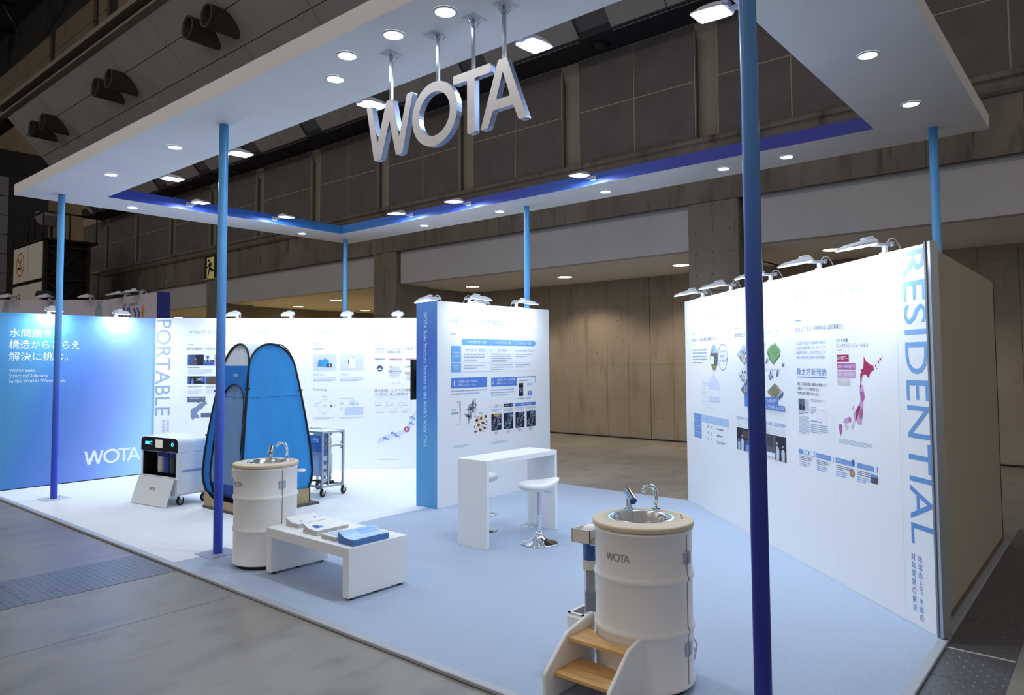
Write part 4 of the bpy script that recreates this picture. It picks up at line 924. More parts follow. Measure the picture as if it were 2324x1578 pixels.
poly(w4, [(4.09, 1.68), (4.115, 1.695), (4.135, 1.66), (4.145, 1.63), (4.085, 1.635)], p_pink, 'map_print'); poly(w4, [(4.085, 1.635), (4.145, 1.63), (4.15, 1.585), (4.12, 1.545), (4.095, 1.57)], p_rose, 'map_print')
poly(w4, [(4.095, 1.575), (4.12, 1.545), (4.13, 1.51), (4.10, 1.49), (4.075, 1.53)], p_pink, 'map_print'); poly(w4, [(4.08, 1.53), (4.06, 1.515), (4.03, 1.48), (4.02, 1.43), (4.03, 1.40), (4.05, 1.43), (4.06, 1.47), (4.09, 1.50)], p_red, 'map_print', 1)
poly(w4, [(4.10, 1.495), (4.12, 1.50), (4.115, 1.45), (4.10, 1.41), (4.07, 1.43), (4.06, 1.47)], p_rose, 'map_print', 2); poly(w4, [(4.03, 1.48), (4.0, 1.465), (3.985, 1.43), (4.0, 1.385), (4.03, 1.40), (4.02, 1.43)], p_pink, 'map_print'); poly(w4, [(3.99, 1.52), (4.0, 1.5), (3.98, 1.47), (3.975, 1.49)], p_pink, 'map_print')
poly(w4, [(4.03, 1.40), (4.06, 1.43), (4.10, 1.41), (4.10, 1.37), (4.06, 1.365), (4.04, 1.375)], p_pink, 'map_print'); poly(w4, [(3.99, 1.40), (3.97, 1.36), (3.95, 1.34), (3.96, 1.31), (4.0, 1.37)], p_beige, 'map_print')
poly(w4, [(3.96, 1.41), (3.93, 1.42), (3.86, 1.40), (3.83, 1.365), (3.88, 1.36), (3.94, 1.38)], p_pink, 'map_print'); poly(w4, [(3.925, 1.415), (3.95, 1.40), (3.945, 1.37), (3.92, 1.38)], p_rose, 'map_print', 1)
poly(w4, [(3.86, 1.355), (3.91, 1.345), (3.91, 1.32), (3.87, 1.30), (3.86, 1.32)], p_beige, 'map_print'); poly(w4, [(3.76, 1.34), (3.80, 1.35), (3.82, 1.33), (3.81, 1.28), (3.785, 1.245), (3.77, 1.29)], p_rose, 'map_print')
small(w4, 3.765, 1.187, 4.237, 1.229, 4, txt_pale, 107)
for i, (u0, u1) in enumerate(((3.073, 3.363), (3.384, 3.668), (3.701, 3.982), (4.014, 4.294))):
    rect(w4, u0, 1.014, u1, 1.056, txt_blue, 'title_bar'); small(w4, u0+.015, 1.024, u0+.17, 1.047, 1, p_white, 110+i); small(w4, u0+.005, .955, u1-.06, 1.0, 3, txt_grey, 114+i); small(w4, u0+.005, .90, u1-.10, .95, 3, txt_blue if i in (1, 2, 3) else txt_slate, 118+i)
rect(w4, 3.16, 1.018, 3.355, 1.052, p_white, 'partner_strip', 1); rects(w4, [(3.18, 1.028, 3.195, 1.045), (3.25, 1.026, 3.265, 1.043)], p_navy, 'partner_strip', 2); rect(w4, 3.635, 1.0, 3.66, 1.06, p_white, 'partner_strip', 1); rect(w4, 4.25, 1.0, 4.285, 1.07, p_white, 'partner_strip', 1)
disc(w4, 3.943, .96, .035, .03, p_amber, 'photo_print', 1); ringp(w4, 3.943, .96, .036, .031, .009, p_blue, 'photo_print', 2); photo(w4, 4.198, .924, 4.293, .991, p_brown, [(0, .7, 1, 1, mat('print_sky2', (96, 150, 210), .5)), (.1, .2, .6, .5, p_blue)]); rect(w4, 3.945, 1.028, 3.98, 1.07, p_blue, 'photo_print', 2)
rects(w4, [(u, .01, u+.002, 2.69) for u in (1.38, 2.34, 2.87, 3.69, 4.58)], MATS['seam_pale'], 'panel_seam')
# corner profile and brown-grey side panel
MB().prism([(0, 0), (.065, 0), (.065, .06), (0, .06)], .01, HW_+.015, lambda u, v, d: tuple((B4+D4*u-N4*(v-.004)).to_3d()+Vector((0, 0, d)))).build('corner_profile', alu, w4o, 'ribbed aluminium corner profile')
MB().prism([(.01, 0), (.028, 0), (.028, .01), (.01, .01)], .01, HW_+.016, lambda u, v, d: tuple((B4+D4*u-N4*(v-.011)).to_3d()+Vector((0, 0, d)))).build('profile_groove', mat('groove_grey', (128, 132, 140), .6), w4o)
sd = fixn(MB().prism([(5.70, 1.045), (8.955, 1.045), (8.955, 1.08), (5.73, 1.08)], .05, HW_+.004).build('side_panel_wall', mat('side_brown', (182, 172, 158), .7)))
tag(sd, 'plain brown grey side panel closing the back of the RESIDENTIAL wall', 'display wall')
MB().box(5.665, 1.04, .0, 8.965, 1.08, .05).build('foot_rail', mat('rail_brown', (110, 98, 88), .6), sd)
MB().box(8.945, 1.04, .05, 8.965, 1.10, HW_+.02).build('end_profile', mat('profile_dark', (60, 58, 62), .5), sd)
MB().box(5.668, 1.04, .05, 5.70, 1.06, HW_+.012).build('end_profile', alu, sd)

# wall lamps
for u, lab in ((.608, 'arm floodlight on the RESIDENTIAL wall nearest its far end'), (1.502, 'arm floodlight on the RESIDENTIAL wall, second from its far end'), (2.52, 'arm floodlight on the RESIDENTIAL wall partly hidden by the thick post'), (3.473, 'arm floodlight on the RESIDENTIAL wall just right of the thick post'), (4.424, 'arm floodlight on the RESIDENTIAL wall closest to its corner profile')):
    p = w4.p(u, HW_+.005, -.03); flood(*p, math.atan2(w4.n.y, w4.n.x), lab)
for u, lab in ((.624, 'arm floodlight on the free standing panel, front left'), (1.62, 'arm floodlight on the free standing panel, front right before the thin post')):
    p = w3.p(u, HW_, -.03); flood(*p, math.atan2(w3.n.y, w3.n.x), lab)
for u, lab in ((.33, 'arm floodlight facing away on the free standing panel near the blue face'), (1.30, 'arm floodlight facing away on the free standing panel, further right')):
    p = w3.p(u, HW_, -.37); flood(*p, math.atan2(-w3.n.y, -w3.n.x), lab)
for u, lab in ((.42, 'arm floodlight on the PORTABLE wall beside the slim post'), (1.377, 'arm floodlight on the PORTABLE wall behind the tent'), (2.305, 'arm floodlight on the PORTABLE wall right of the tent'), (3.323, 'arm floodlight on the PORTABLE wall in front of the back corner post'), (4.207, 'arm floodlight on the PORTABLE wall next to the blue end face')):
    if u < 1: continue
    p = w2.p(u, HW_, -.03); flood(*p, math.atan2(w2.n.y, w2.n.x), lab)
for u, lab in ((.739, 'arm floodlight on the blue wall behind the far post'), (1.729, 'arm floodlight on the blue wall right of the far post')):
    p = w1.p(u, HW_, -.03); flood(*p, math.atan2(w1.n.y, w1.n.x), lab, FLOOD_W*2.3)
# canopy floodlights
GRP = 'floodlights on the inner edge of the canopy'
RL = ['ring floodlight in the front canopy right of the letter A', 'ring floodlight in the front canopy above the letter W', 'ring floodlight in the front canopy beside the slim post by the sink', 'ring floodlight in the front canopy near its left corner',
      'ring floodlight on the left blue inner edge, left of the slim post', 'ring floodlight on the left blue inner edge, right of the slim post', 'ring floodlight on the back blue inner edge nearest the corner', 'ring floodlight on the back blue inner edge, second from the corner',
      'ring floodlight on the back blue inner edge below the fibre panels', 'ring floodlight beside the top of the thick post']
RP = [(IX0+.0005, 3.51, 0, 0), (IX0+.0005, 5.54, 0, 0), (IX0+.0005, 8.05, 0, 0), (IX0+.0005, 9.83, 0, 0), (5.29, IY1-.1545, -PI/2, .15), (6.78, IY1-.1545, -PI/2, .15), (IX1-.1045, 9.40, PI, .10), (IX1-.1045, 8.02, PI, .10), (IX1-.1045, 5.60, PI, .10), (4.76, IY0+.0005, PI/2, 0)]
for (x, y, a, e_), lab in zip(RP, RL):
    flood(x, y, ZC-.035 if e_ == 0 else ZC-.002, a, lab, RING_W, GRP, e_)

# ================================================================ HANGING LETTERS
ltr = noisy(mat('brushed_letter', (226, 224, 226), .32, .55), 60, .05, (1, .05, 1))
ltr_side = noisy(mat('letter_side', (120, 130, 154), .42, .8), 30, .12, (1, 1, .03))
rodm = mat('rod_steel', (178, 180, 186), .22, 1)
acr = mat('acrylic', (240, 246, 252), .08, alpha=.42)
HL = .456
for (ch, off), my, ry in zip(LOGO, (4.411, 3.906, 3.499, 3.194), (4.405, 3.865, 3.50, 3.205)):
    y0 = 4.687-off*HL
    r = thing('hanging_letter', 'brushed metal letter %s hanging from the canopy on a square rod' % ch, 'letter', (3.6, y0, 3.512))
    r['group'] = 'hanging sign letters'
    mb = logo_mesh(lambda u, v, d: (d, -(u-off)*HL, v*HL), .05, ((ch, off),), .03)
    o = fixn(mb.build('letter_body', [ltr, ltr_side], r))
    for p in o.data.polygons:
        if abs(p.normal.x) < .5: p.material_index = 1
    ztop = .985*HL
    MB().bbox(.012, ry-.0065*2-y0, ztop-.02, .034, ry+.013-y0, ZC-3.512-.004, .002).build('rod', rodm, r)
    m_ = MB(); m_.bbox(-.04, my-y0-.06, ZC-3.512-.009, .10, my-y0+.06, ZC-3.512-.001, .002); m_.build('mounting_plate', acr, r)
    m_ = MB()
    for dx, dy in ((-.03, 0), (.09, 0), (.025, .05), (.025, -.05)): m_.tube([(.025+dx-.025, ry-y0+dy, ZC-3.512-.008), (.024, ry-y0, ZC-3.512-.09)], .004, 6)
    m_.build('stay', mat('clear_stay', (214, 222, 230), .2, .3), r)

# ================================================================ FURNITURE
# low bench
b = thing('low_table', 'low white bridge shaped table holding brochure piles', 'table', (3.84, 5.42, 0))
MB().bbox(-.3, -.5285, .331, .3, .5285, .414, .002).build('tabletop', white, b)
for s_ in (-1, 1): 
    y0, y1 = (-.612, -.529) if s_ < 0 else (.529, .612)
    MB().bbox(-.3, y0, .02, .3, y1, .414, .003).build('leg_slab', white, b)
    m_ = MB()
    for x in (-.25, 0, .25): m_.cyl(.018, 0, .02, 12, T(x, (y0+y1)/2, 0))
    m_.build('foot', black, b)
# brochure piles
def pile(x0, y0, x1, y1, h, lab, cover, bits, edge, curl, rz=0):
    r = thing('brochure_pile', lab, 'brochures', ((x0+x1)/2, (y0+y1)/2, .414), rz, 'brochure piles on the low table')
    a, c = (x1-x0)/2, (y1-y0)/2; n = 8
    def sur(u, v, k, f):   # u along x, v along y 0..1; far (left) edge is lifted
        return (-a+2*a*u, -c+2*c*v, f*(h+curl*max(0, (v-.45)/.55)**1.6*(1-.15*u))+.0015)
    mb = MB(); L = 9
    for q in range(L):
        f0, f1 = q/L, (q+.82)/L; j = random.uniform(-.004, .004)
        vs = [(sur(u, v/n, q, f)[0]+j, sur(u, v/n, q, f)[1]+j*.6, sur(u, v/n, q, f)[2]) for f in (f0, f1) for u in (0, 1) for v in range(n+1)]
        m = n+1
        fs = [[2*m+i, 3*m+i, 3*m+i+1, 2*m+i+1] for i in range(n)] + [[i, i+1, m+i+1, m+i] for i in range(n)]
        fs += [[i, 2*m+i, 2*m+i+1, i+1] for i in range(n)] + [[m+i, m+i+1, 3*m+i+1, 3*m+i] for i in range(n)]
        fs += [[0, m, 3*m, 2*m], [n, 2*m+n, 3*m+n, m+n]]
        mb.add(vs, fs)
    fixn(mb.build('paper_stack', edge, r))
    cv = MB(); nn = 6
    vs = [(sur(i/nn, j/n, 0, 1)[0], sur(i/nn, j/n, 0, 1)[1], sur(i/nn, j/n, 0, 1)[2]+.0005) for i in range(nn+1) for j in range(n+1)]
    cv.add(vs, [[i*(n+1)+j, (i+1)*(n+1)+j, (i+1)*(n+1)+j+1, i*(n+1)+j+1] for i in range(nn) for j in range(n)], True); cv.build('top_cover', cover, r)
    for (u0, v0, u1, v1, m_) in bits:
        q = MB(); k = 6
        q.add([(lambda p: (p[0], p[1], p[2]+.0015))(sur(uu, v0+(v1-v0)*j/k, 0, 1)) for uu in (u0, u1) for j in range(k+1)], [[j, k+1+j, k+2+j, j+1] for j in range(k)]); q.build('cover_print', m_, r)
paper = mat('paper_white', (240, 240, 242), .6); paper_e = mat('paper_edge', (214, 212, 212), .7)
pile(3.69, 5.75, 3.985, 5.955, .036, 'pile of plain white leaflets at the far end of the low table', paper, [(.25, .35, .31, .52, p_navy), (.8, .5, .9, .7, txt_pale)], paper_e, .034)
pile(3.625, 5.372, 3.95, 5.58, .042, 'pile of white leaflets with a blue picture on the cover', paper, [(.16, .4, .33, .75, p_blue), (.33, .42, .42, .66, p_bar)], paper_e, .034)
pile(3.61, 5.09, 3.94, 5.29, .034, 'flat pile of white flyers with rows of grey print', paper, [(.1+.13*i, .15+.2*j, .18+.13*i, .3+.2*j, txt_pale) for i in range(4) for j in range(4)], paper_e, .0)
pile(3.60, 4.83, 3.965, 5.035, .05, 'pile of light blue brochures with blue spines, nearest the table corner', mat('cover_blue', (168, 208, 246), .3), [(.0, .3, 1, .38, p_white), (.45, .55, .95, .9, mat('cover_mid', (126, 176, 236), .3))], mat('spine_blue', (92, 138, 200), .5), .04)
# counter
ct = thing('bar_counter', 'tall white bridge shaped counter beside the bar stools', 'counter', (5.933, 5.205, 0))
MB().bbox(-.5445, -.205, .84, .5445, .205, .892, .002).build('countertop', white, ct)
MB().bbox(-.585, -.205, .0, -.545, .205, .892, .003).build('leg_slab', white, ct); MB().bbox(.545, -.205, .0, .585, .205, .892, .003).build('leg_slab', white, ct)
# stools
st0 = thing('bar_stool', 'white leather bar stool with chrome base in front of the counter', 'stool', (5.90, 4.77, 0), group='white bar stools')
MB().lathe([(0, 0), (.195, 0), (.2, .006), (.185, .014), (.12, .03), (.06, .065), (.04, .10), (.034, .13), (.0, .13)], 40).build('base', chrome, st0)
MB().cyl(.028, .12, .30, 20).build('lower_column', chrome, st0); MB().cyl(.022, .29, .56, 20).build('gas_column', mat('column_grey', (198, 208, 222), .25, .7), st0)
m_ = MB(); m_.tube([(-.03, .025, .185), (-.10, .09, .185), (-.17, .06, .19), (-.19, -.01, .19), (-.16, -.08, .19), (-.09, -.09, .185), (-.03, -.025, .185)], .009, 10); m_.build('foot_ring', chrome, st0)
seat = MB(); nu, nv = 32, 9; vs = []
for k in range(nv+1):
    t = k/nv                              # 0 bottom centre .. 1 top centre
    for i in range(nu):
        a = 2*PI*i/nu
        if t <= .35: rr = .205*(t/.35)**.6; z = .545+.03*(t/.35)**2
        elif t <= .65: q = (t-.35)/.3; rr = .205+.012*math.sin(PI*q); z = .575+.055*q
        else: q = (t-.65)/.35; rr = .205*(1-q); z = .63+.006*math.sin(PI*q)-.022*q
        x = math.cos(a)*rr*1.0; y = math.sin(a)*rr*.98
        lift = max(0, x/.205)**2*.055*(1 if t > .3 else .3)
        vs.append((x, y, z+lift))
seat.add(vs, [(k*nu+i, k*nu+(i+1) % nu, (k+1)*nu+(i+1) % nu, (k+1)*nu+i) for k in range(nv) for i in range(nu)], True)
o = seat.build('seat', mat('white_leather', (236, 236, 238), .4), st0)
m_ = MB(); m_.tube([(.02, -.02, .545), (.12, -.08, .535), (.15, -.1, .53)], .006, 6); m_.build('lift_lever', chrome, st0)
st0.rotation_euler = (0, 0, math.radians(-48))
st1 = copy_tree(st0); st1.location = (5.91, 5.635, 0); st1.rotation_euler = (0, 0, math.radians(120)); st1['label'] = 'white bar stool mostly hidden behind the left slab of the counter'

# ---------------- drum sinks
def bend_text(r, ang0, z0, hgt):
    s_ = hgt
    return logo_mesh(lambda u, v, d: ((r)*math.cos(PI+ (u-LOGO_W/2)*s_/r+ang0), r*math.sin(PI+(u-LOGO_W/2)*s_/r+ang0), z0+v*s_))
corkw = noisy(mat('cork_top', (214, 196, 172), .6), 80, .12)
def drum_sink(x, y, lab):
    r = thing('drum_sink', lab, 'sink', (x, y, 0), group='white drum hand wash stands')
    R = .286
    prof = [(R-.012, .035), (R+.006, .037), (R+.008, .046), (R, .056)]
    for zc in (.35, .645): prof += [(R, zc-.03), (R+.004, zc-.018), (R+.011, zc-.006), (R+.011, zc+.006), (R+.004, zc+.018), (R, zc+.03)]
    prof += [(R, .895), (R+.007, .903), (R+.007, .913), (R-.005, .918)]
    MB().lathe(prof, 72).build('drum', drumpaint, r)
    MB().cyl(R-.03, .001, .04, 48).build('dark_base', black, r)
    bx, by, br_ = .03, .03, .185
    n_ = 72; vs = []
    outer = [(.285, .918), (.296, .922), (.300, .932), (.300, .944), (.296, .951), (.288, .953)]
    for R_, z in outer:
        vs += [(R_*math.cos(2*PI*i/n_), R_*math.sin(2*PI*i/n_), z) for i in range(n_)]
    for rr, z in ((br_+.012, .953), (br_+.012, .945)):
        vs += [(bx+rr*math.cos(2*PI*i/n_), by+rr*math.sin(2*PI*i/n_), z) for i in range(n_)]
    MB().add(vs, [(k*n_+i, k*n_+(i+1) % n_, (k+1)*n_+(i+1) % n_, (k+1)*n_+i) for k in range(len(outer)+1) for i in range(n_)], True).build('worktop', corkw, r)
    MB().lathe([(br_+.013, .9485), (br_+.004, .9495), (br_+.003, .947)], 64, T(bx, by, 0)).build('glow_ring', glow, r, 'glowing blue ring around the basin')
    MB().lathe([(br_+.005, .950), (br_-.002, .954), (br_-.010, .951), (br_-.018, .94), (br_-.03, .90), (br_-.055, .85), (br_-.10, .815), (.03, .805), (.022, .80), (0, .80)], 64, T(bx, by, 0)).build('basin', steel, r)
    m_ = MB(); m_.cyl(.028, .953, .960, 20, T(.255, .055, 0)); cx, cy = .255, .055
    dirn = Vector((bx-cx+.05, by-cy+.09, 0)).normalized(); p = [(cx, cy, .955), (cx, cy, 1.05)]
    for i in range(11):
        a = PI*(1-i/10*.86); q = Vector((cx, cy, 1.05))+dirn*(.055+.055*math.cos(a))+Vector((0, 0, .058*math.sin(a))); p.append(tuple(q))
    m_.tube(p, .0135, 12); m_.build('faucet', chrome, r, 'chrome gooseneck tap')
    m_ = MB(); dx, dy = .165, .195; m_.cyl(.032, .953, .958, 20, T(dx, dy, 0)); m_.cyl(.021, .955, 1.04, 20, T(dx, dy, 0))
    ax = Vector((-.55, -.72, -.38)).normalized(); Mx = T(dx-ax.x*.02, dy-ax.y*.02, 1.052) @ ax.to_track_quat('Z', 'Y').to_matrix().to_4x4()
    m_.cyl(.024, -.02, .095, 22, Mx); m_.build('dispenser', chrome, r, 'chrome soap dispenser')
    MB().cyl(.0215, .0955, .0965, 22, Mx).build('dispenser_cap', mat('cap_blue', (52, 86, 176), .4) if y < 4 else hub, r, 'round end cap')
    # slot in the worktop
    M = T(.165, -.17, .9535) @ Rz(math.radians(32)); MB().box(-.06, -.006, 0, .06, .006, .0008, M).build('tray_slot', mat('slot_brown', (150, 132, 112), .7), r)
    # door seam at -Y, hinges
    seam = []
    for R_, z in prof[3:-3]: seam.append((R_+.0015, z))
    m_ = MB(); a0 = -PI/2
    for k in range(len(seam)-1):
        (r0, z0), (r1, z1) = seam[k], seam[k+1]; w = .0026
        m_.add([(r0*math.cos(a0-w/r0), r0*math.sin(a0-w/r0), z0), (r0*math.cos(a0+w/r0), r0*math.sin(a0+w/r0), z0), (r1*math.cos(a0+w/r1), r1*math.sin(a0+w/r1), z1), (r1*math.cos(a0-w/r1), r1*math.sin(a0-w/r1), z1)], [(0, 1, 2, 3)])
    m_.build('door_seam', mat('seam_dark', (70, 68, 68), .7), r)
    for z in (.765, .25):
        h = MB(); h.bbox(-.034, -.006, -.034, -.003, .003, .034, .002); h.bbox(.003, -.006, -.034, .034, .003, .034, .002); h.cyl(.005, -.036, .036, 10, T(0, -.006, 0))
        o = h.build('hinge', mat('hinge_grey', (176, 182, 196), .4, .6), r); o.location = (0, -R-.002, z)
    bend_text(R+.002, 0, .755, .042).build('lettering', mat('logo_grey', (158, 154, 154), .6), r)
    # paper cup shelf and clear filter on the far side
    fx, fy = .02, R+.10
    m_ = MB(); m_.bbox(fx-.13, fy-.075, .765, fx+.12, fy+.065, .77, .002); m_.bbox(fx-.13, fy-.075, .765, fx-.122, fy+.065, .85, .002); m_.bbox(fx+.112, fy-.075, .765, fx+.12, fy+.065, .85, .002); m_.bbox(fx-.13, fy+.057, .765, fx+.12, fy+.065, .85, .002); m_.bbox(fx-.13, fy-.075, .765, fx+.12, fy-.067, .85, .002)
    m_.build('towel_tray', cream, r, 'cream open tray on the drum side')
    ww = MB(); rn = random.Random(3)
    ww.lathe([(.0, .85), (.03, .86), (.05, .845), (.06, .80)], 9, T(fx-.02, fy-.01, 0)); ww.build('paper_towel', paper, r)
    return r, fx, fy
s2, fx, fy = drum_sink(3.79, 2.263, 'large white drum sink with blue capped dispenser behind the wooden step')
MB().cyl(.046, .645, .765, 24, T(fx-.02, fy, 0)).build('filter_head', mat('filter_blue', (64, 112, 190), .15, alpha=.75), s2, 'clear blue filter head')
MB().cyl(.024, .66, .764, 16, T(fx-.02, fy, 0)).build('filter_valve', mat('valve_navy', (36, 60, 130), .3), s2)
MB().cyl(.049, .585, .645, 24, T(fx-.02, fy, 0)).build('filter_collar', cream, s2)
MB().lathe([(.042, .585), (.041, .33), (.034, .295), (.0, .29)], 24, T(fx-.02, fy, 0)).build('filter_bowl', mat('clear_plastic', (210, 216, 224), .08, alpha=.32), s2, 'clear plastic filter bowl')
MB().cyl(.028, .44, .58, 20, T(fx-.02, fy, 0)).build('filter_core', mat('core_grey', (128, 122, 122), .7), s2); MB().cyl(.034, .325, .44, 20, T(fx-.02, fy, 0)).build('filter_core', mat('core_dark', (66, 62, 66), .7), s2)
MB().bbox(fx-.12, fy-.1, .76, fx-.085, fy-.06, .80, .004).build('latch', chrome, s2)
m_ = MB(); m_.tube([(.28, -.10, .20), (.31, -.15, .21), (.335, -.17, .15), (.33, -.155, .06), (.31, -.13, .03)], .006, 8); m_.tube([(.28, -.12, .19), (.30, -.16, .16), (.32, -.17, .10)], .004, 8)
o = m_.build('power_cord', mat('cord_grey', (190, 192, 196), .5), s2, 'grey power cord')
s1, fx1, fy1 = drum_sink(3.73, 6.375, 'white drum sink beside the slim post and low table')
m_ = MB(); m_.tube([tuple(Rz(-PI/6) @ Vector(p)) for p in ((.275, -.05, .85), (.325, -.05, .85), (.35, -.03, .85), (.355, 0, .85), (.35, .03, .85), (.325, .05, .85), (.275, .05, .85))], .012, 10); m_.build('side_loop', drumpaint, s1, 'white loop handle')
# waste bins
def bin_(x, y, w, d, h, lab):
    r = thing('waste_bin', lab, 'bin', (x, y, 0), group='cream boxes beside the drum sinks')
    m_ = MB(); m_.bbox(-w/2, -d/2, 0, w/2, d/2, h, .018); m_.build('bin_body', drumpaint, r)
    m_ = MB(); t = .022
    for a in ((-w/2+.01, -d/2+.01, -w/2+.01+t, d/2-.01), (w/2-.01-t, -d/2+.01, w/2-.01, d/2-.01), (-w/2+.01, -d/2+.01, w/2-.01, -d/2+.01+t), (-w/2+.01, d/2-.01-t, w/2-.01, d/2-.01)): m_.box(a[0], a[1], h-.001, a[2], a[3], h+.004)
    m_.build('bin_rim', cream, r); MB().box(-w/2+.03, -d/2+.03, h, w/2-.03, d/2-.03, h+.001).build('bin_opening', mat('bin_dark', (74, 74, 76), .7), r, 'dark opening')
bin_(3.965, 2.80, .28, .155, .255, 'cream waste bin with dark opening beside the large drum sink')
bin_(3.79, 6.78, .26, .15, .27, 'cream waste bin between the slim post and its drum sink')

# ---------------- wooden step
stp = thing('step_stool', 'cream two step stool with light wooden treads before the large sink', 'step stool', (3.19, 2.345, 0))
woodm = mat('oak_board', (214, 164, 96), .4); nt = woodm.node_tree
tc = N(woodm, 'ShaderNodeTexCoord'); mp = N(woodm, 'ShaderNodeMapping'); mp.inputs['Scale'].default_value = (1, 1, 1)
bk_ = N(woodm, 'ShaderNodeTexBrick'); bk_.inputs['Scale'].default_value = 1; bk_.inputs['Brick Width'].default_value = .22; bk_.inputs['Row Height'].default_value = .028; bk_.inputs['Mortar Size'].default_value = 0
bk_.inputs['Color1'].default_value = (*lin((246, 200, 132)), 1); bk_.inputs['Color2'].default_value = (*lin((222, 168, 100)), 1)
mp.inputs['Rotation'].default_value = (0, 0, PI/2); wv = N(woodm, 'ShaderNodeTexNoise'); wv.inputs['Scale'].default_value = 9; mp2 = N(woodm, 'ShaderNodeMapping'); mp2.inputs['Scale'].default_value = (14, 1, 4)
mx = N(woodm, 'ShaderNodeMixRGB', blend_type='MULTIPLY'); mx.inputs[0].default_value = .35
for a, b_ in ((tc.outputs['Object'], mp.inputs[0]), (mp.outputs[0], bk_.inputs[0]), (tc.outputs['Object'], mp2.inputs[0]), (mp2.outputs[0], wv.inputs['Vector']), (bk_.outputs[0], mx.inputs[1]), (wv.outputs['Fac'], mx.inputs[2]), (mx.outputs[0], nt.nodes['Principled BSDF'].inputs['Base Color'])): nt.links.new(a, b_)
sidep = round_poly([(0, 0), (.49, 0), (.49, .36), (.47, .375), (.215, .325), (.0, .155)], .03, 4)
for s_, nm in ((-1, 'side_panel'), (1, 'side_panel')):
    y0 = -.222 if s_ < 0 else .197
    o = fixn(MB().prism(sidep, y0, y0+.025, lambda u, v, d: (u, d, v+.001)).build('side_panel', drumpaint, stp, bevel=.008))
cx_, cy_ = 3.79-3.19, 2.263-2.345
def tread(x0, x1, z, cut):
    pts = [(x0, -.196), (x0, .196)]
    if cut:
        R = .301
        for i in range(13):
            y_ = .196-.392*i/12; q = R*R-(y_-cy_)**2; xe = cx_-math.sqrt(q) if q > 0 else 9; pts.append((min(x1, xe), y_))
    else: pts += [(x1, .196), (x1, -.196)]
    fixn(MB().prism(pts[::-1], z-.024, z).build('tread', woodm, stp, 'light wooden tread', bevel=.006))
tread(.215, .53, .30, True); tread(.075, .32, .15, False)

# ---------------- portable machine
mr_ = math.radians(8)
mcx = thing('water_recycling_machine', 'white wheeled machine with open front, dark screen and filters', 'machine', (4.365, 10.17, 0), mr_)
# local: x depth (0 front .. .46), y width (-.43 right .. .43 left)
MWd, D0, ZB, ZT = .43, .50, .13, .895
def sect(y, z): return (y, z)
body = MB()
secp = round_poly([(-MWd, ZB), (MWd, ZB), (MWd, ZT), (-MWd, ZT)], .09, 5)
n_ = len(secp)
body.add([(x, y_, z) for x in (.36, D0) for y_, z in secp], [list(range(n_)), list(range(n_, 2*n_))[::-1]]+[[i, (i+1) % n_, n_+(i+1) % n_, n_+i] for i in range(n_)])
fixn(body.build('rear_shell', machine_w, mcx, bevel=.012))
m_ = MB(); m_.bbox(.0, -MWd, ZB+.03, .37, -MWd+.05, .70, .01); m_.bbox(.0, MWd-.05, ZB+.03, .37, MWd, .70, .01); m_.bbox(.0, -MWd+.04, ZB, .37, MWd-.04, .36, .01); m_.build('side_shell', machine_w, mcx)
topp = [p for p in secp if p[1] > .5]; topp = sorted(topp, key=lambda p: -math.atan2(p[1]-.69, p[0]))
hd = [(-MWd, .70)] + topp + [(MWd, .70)]
k = len(hd); fixn(MB().prism(hd, 0.0, .37, lambda u, v, d: (d, u, v)).build('top_shell', machine_w, mcx, bevel=.008))
hd2 = [(u*.985, .708+(v-.70)*.95) for u, v in hd]; fixn(MB().prism(hd2, -.006, .001, lambda u, v, d: (d, u, v)).build('screen_header', mat('header_navy', (10, 14, 34), .12), mcx, 'dark glossy control header'))
MB().box(-.009, .08, .755, -.006, -.08+.0, .865).build('display', mat('display_grey', (196, 192, 186), .4, emit=(.75, .72, .68), es=.35), mcx)
cy = mat('status_cyan', (40, 170, 255), .3, emit=(.05, .5, 1), es=2)
for q in ((.22, .79, .32, .83), (.16, .82, .20, .835), (.16, .79, .20, .80)): MB().box(-.009, q[0], q[1], -.006, q[2], q[3]).build('status_light', cy, mcx)
MB().lathe([(.026, -.0), (.026, .003), (.017, .003), (.017, 0)], 24, T(-.006, -.31, .81) @ Ry(-PI/2)).build('power_ring', cy, mcx)
MB().box(.34, -MWd+.05, .36, .362, MWd-.05, .70).build('bay_back', dark, mcx); MB().box(.0, -MWd+.05, .355, .35, MWd-.05, .365).build('bay_floor', black, mcx)
m_ = MB(); m_.box(.0, -MWd+.05, .36, .35, -MWd+.055, .70); m_.box(.0, MWd-.055, .36, .35, MWd-.05, .70); m_.box(.0, -MWd+.05, .69, .35, MWd-.05, .70); m_.build('bay_lining', black, mcx)
for y_, m1, c in ((.16, paper_e, None), (.02, mat('cart_blue', (60, 84, 170), .2), 1), (-.12, mat('cart_grey', (70, 72, 80), .4), None), (-.25, MATS['cart_grey'], None)):
    MB().cyl(.05, .40, .62, 20, T(.14, y_, 0)).build('filter_cartridge', m1, mcx); MB().cyl(.058, .625, .675, 20, T(.14, y_, 0)).build('cartridge_cap', mat('cap_royal', (38, 52, 150), .3), mcx)
MB().bbox(.18, .27, .42, .30, .36, .66, .01).build('control_box', hub, mcx)
m_ = MB(); m_.bbox(-.012, -MWd-.005, .345, .02, MWd+.005, .375, .006); m_.build('front_sill', machine_w, mcx)
MB().prism(round_poly([(.05, ZB+.08), (D0-.05, ZB+.08), (D0-.05, .66), (.05, .66)], .06, 4), 0, .003, lambda u, v, d: (u, -MWd-d-.001, v)).build('side_cover', machine_w, mcx)
MB().prism(round_poly([(.06, .44), (.36, .44), (.36, .475), (.06, .475)], .017, 4), .003, .006, lambda u, v, d: (u, -MWd-d-.001, v)).build('side_grip', mat('grip_grey', (150, 168, 196), .5), mcx)
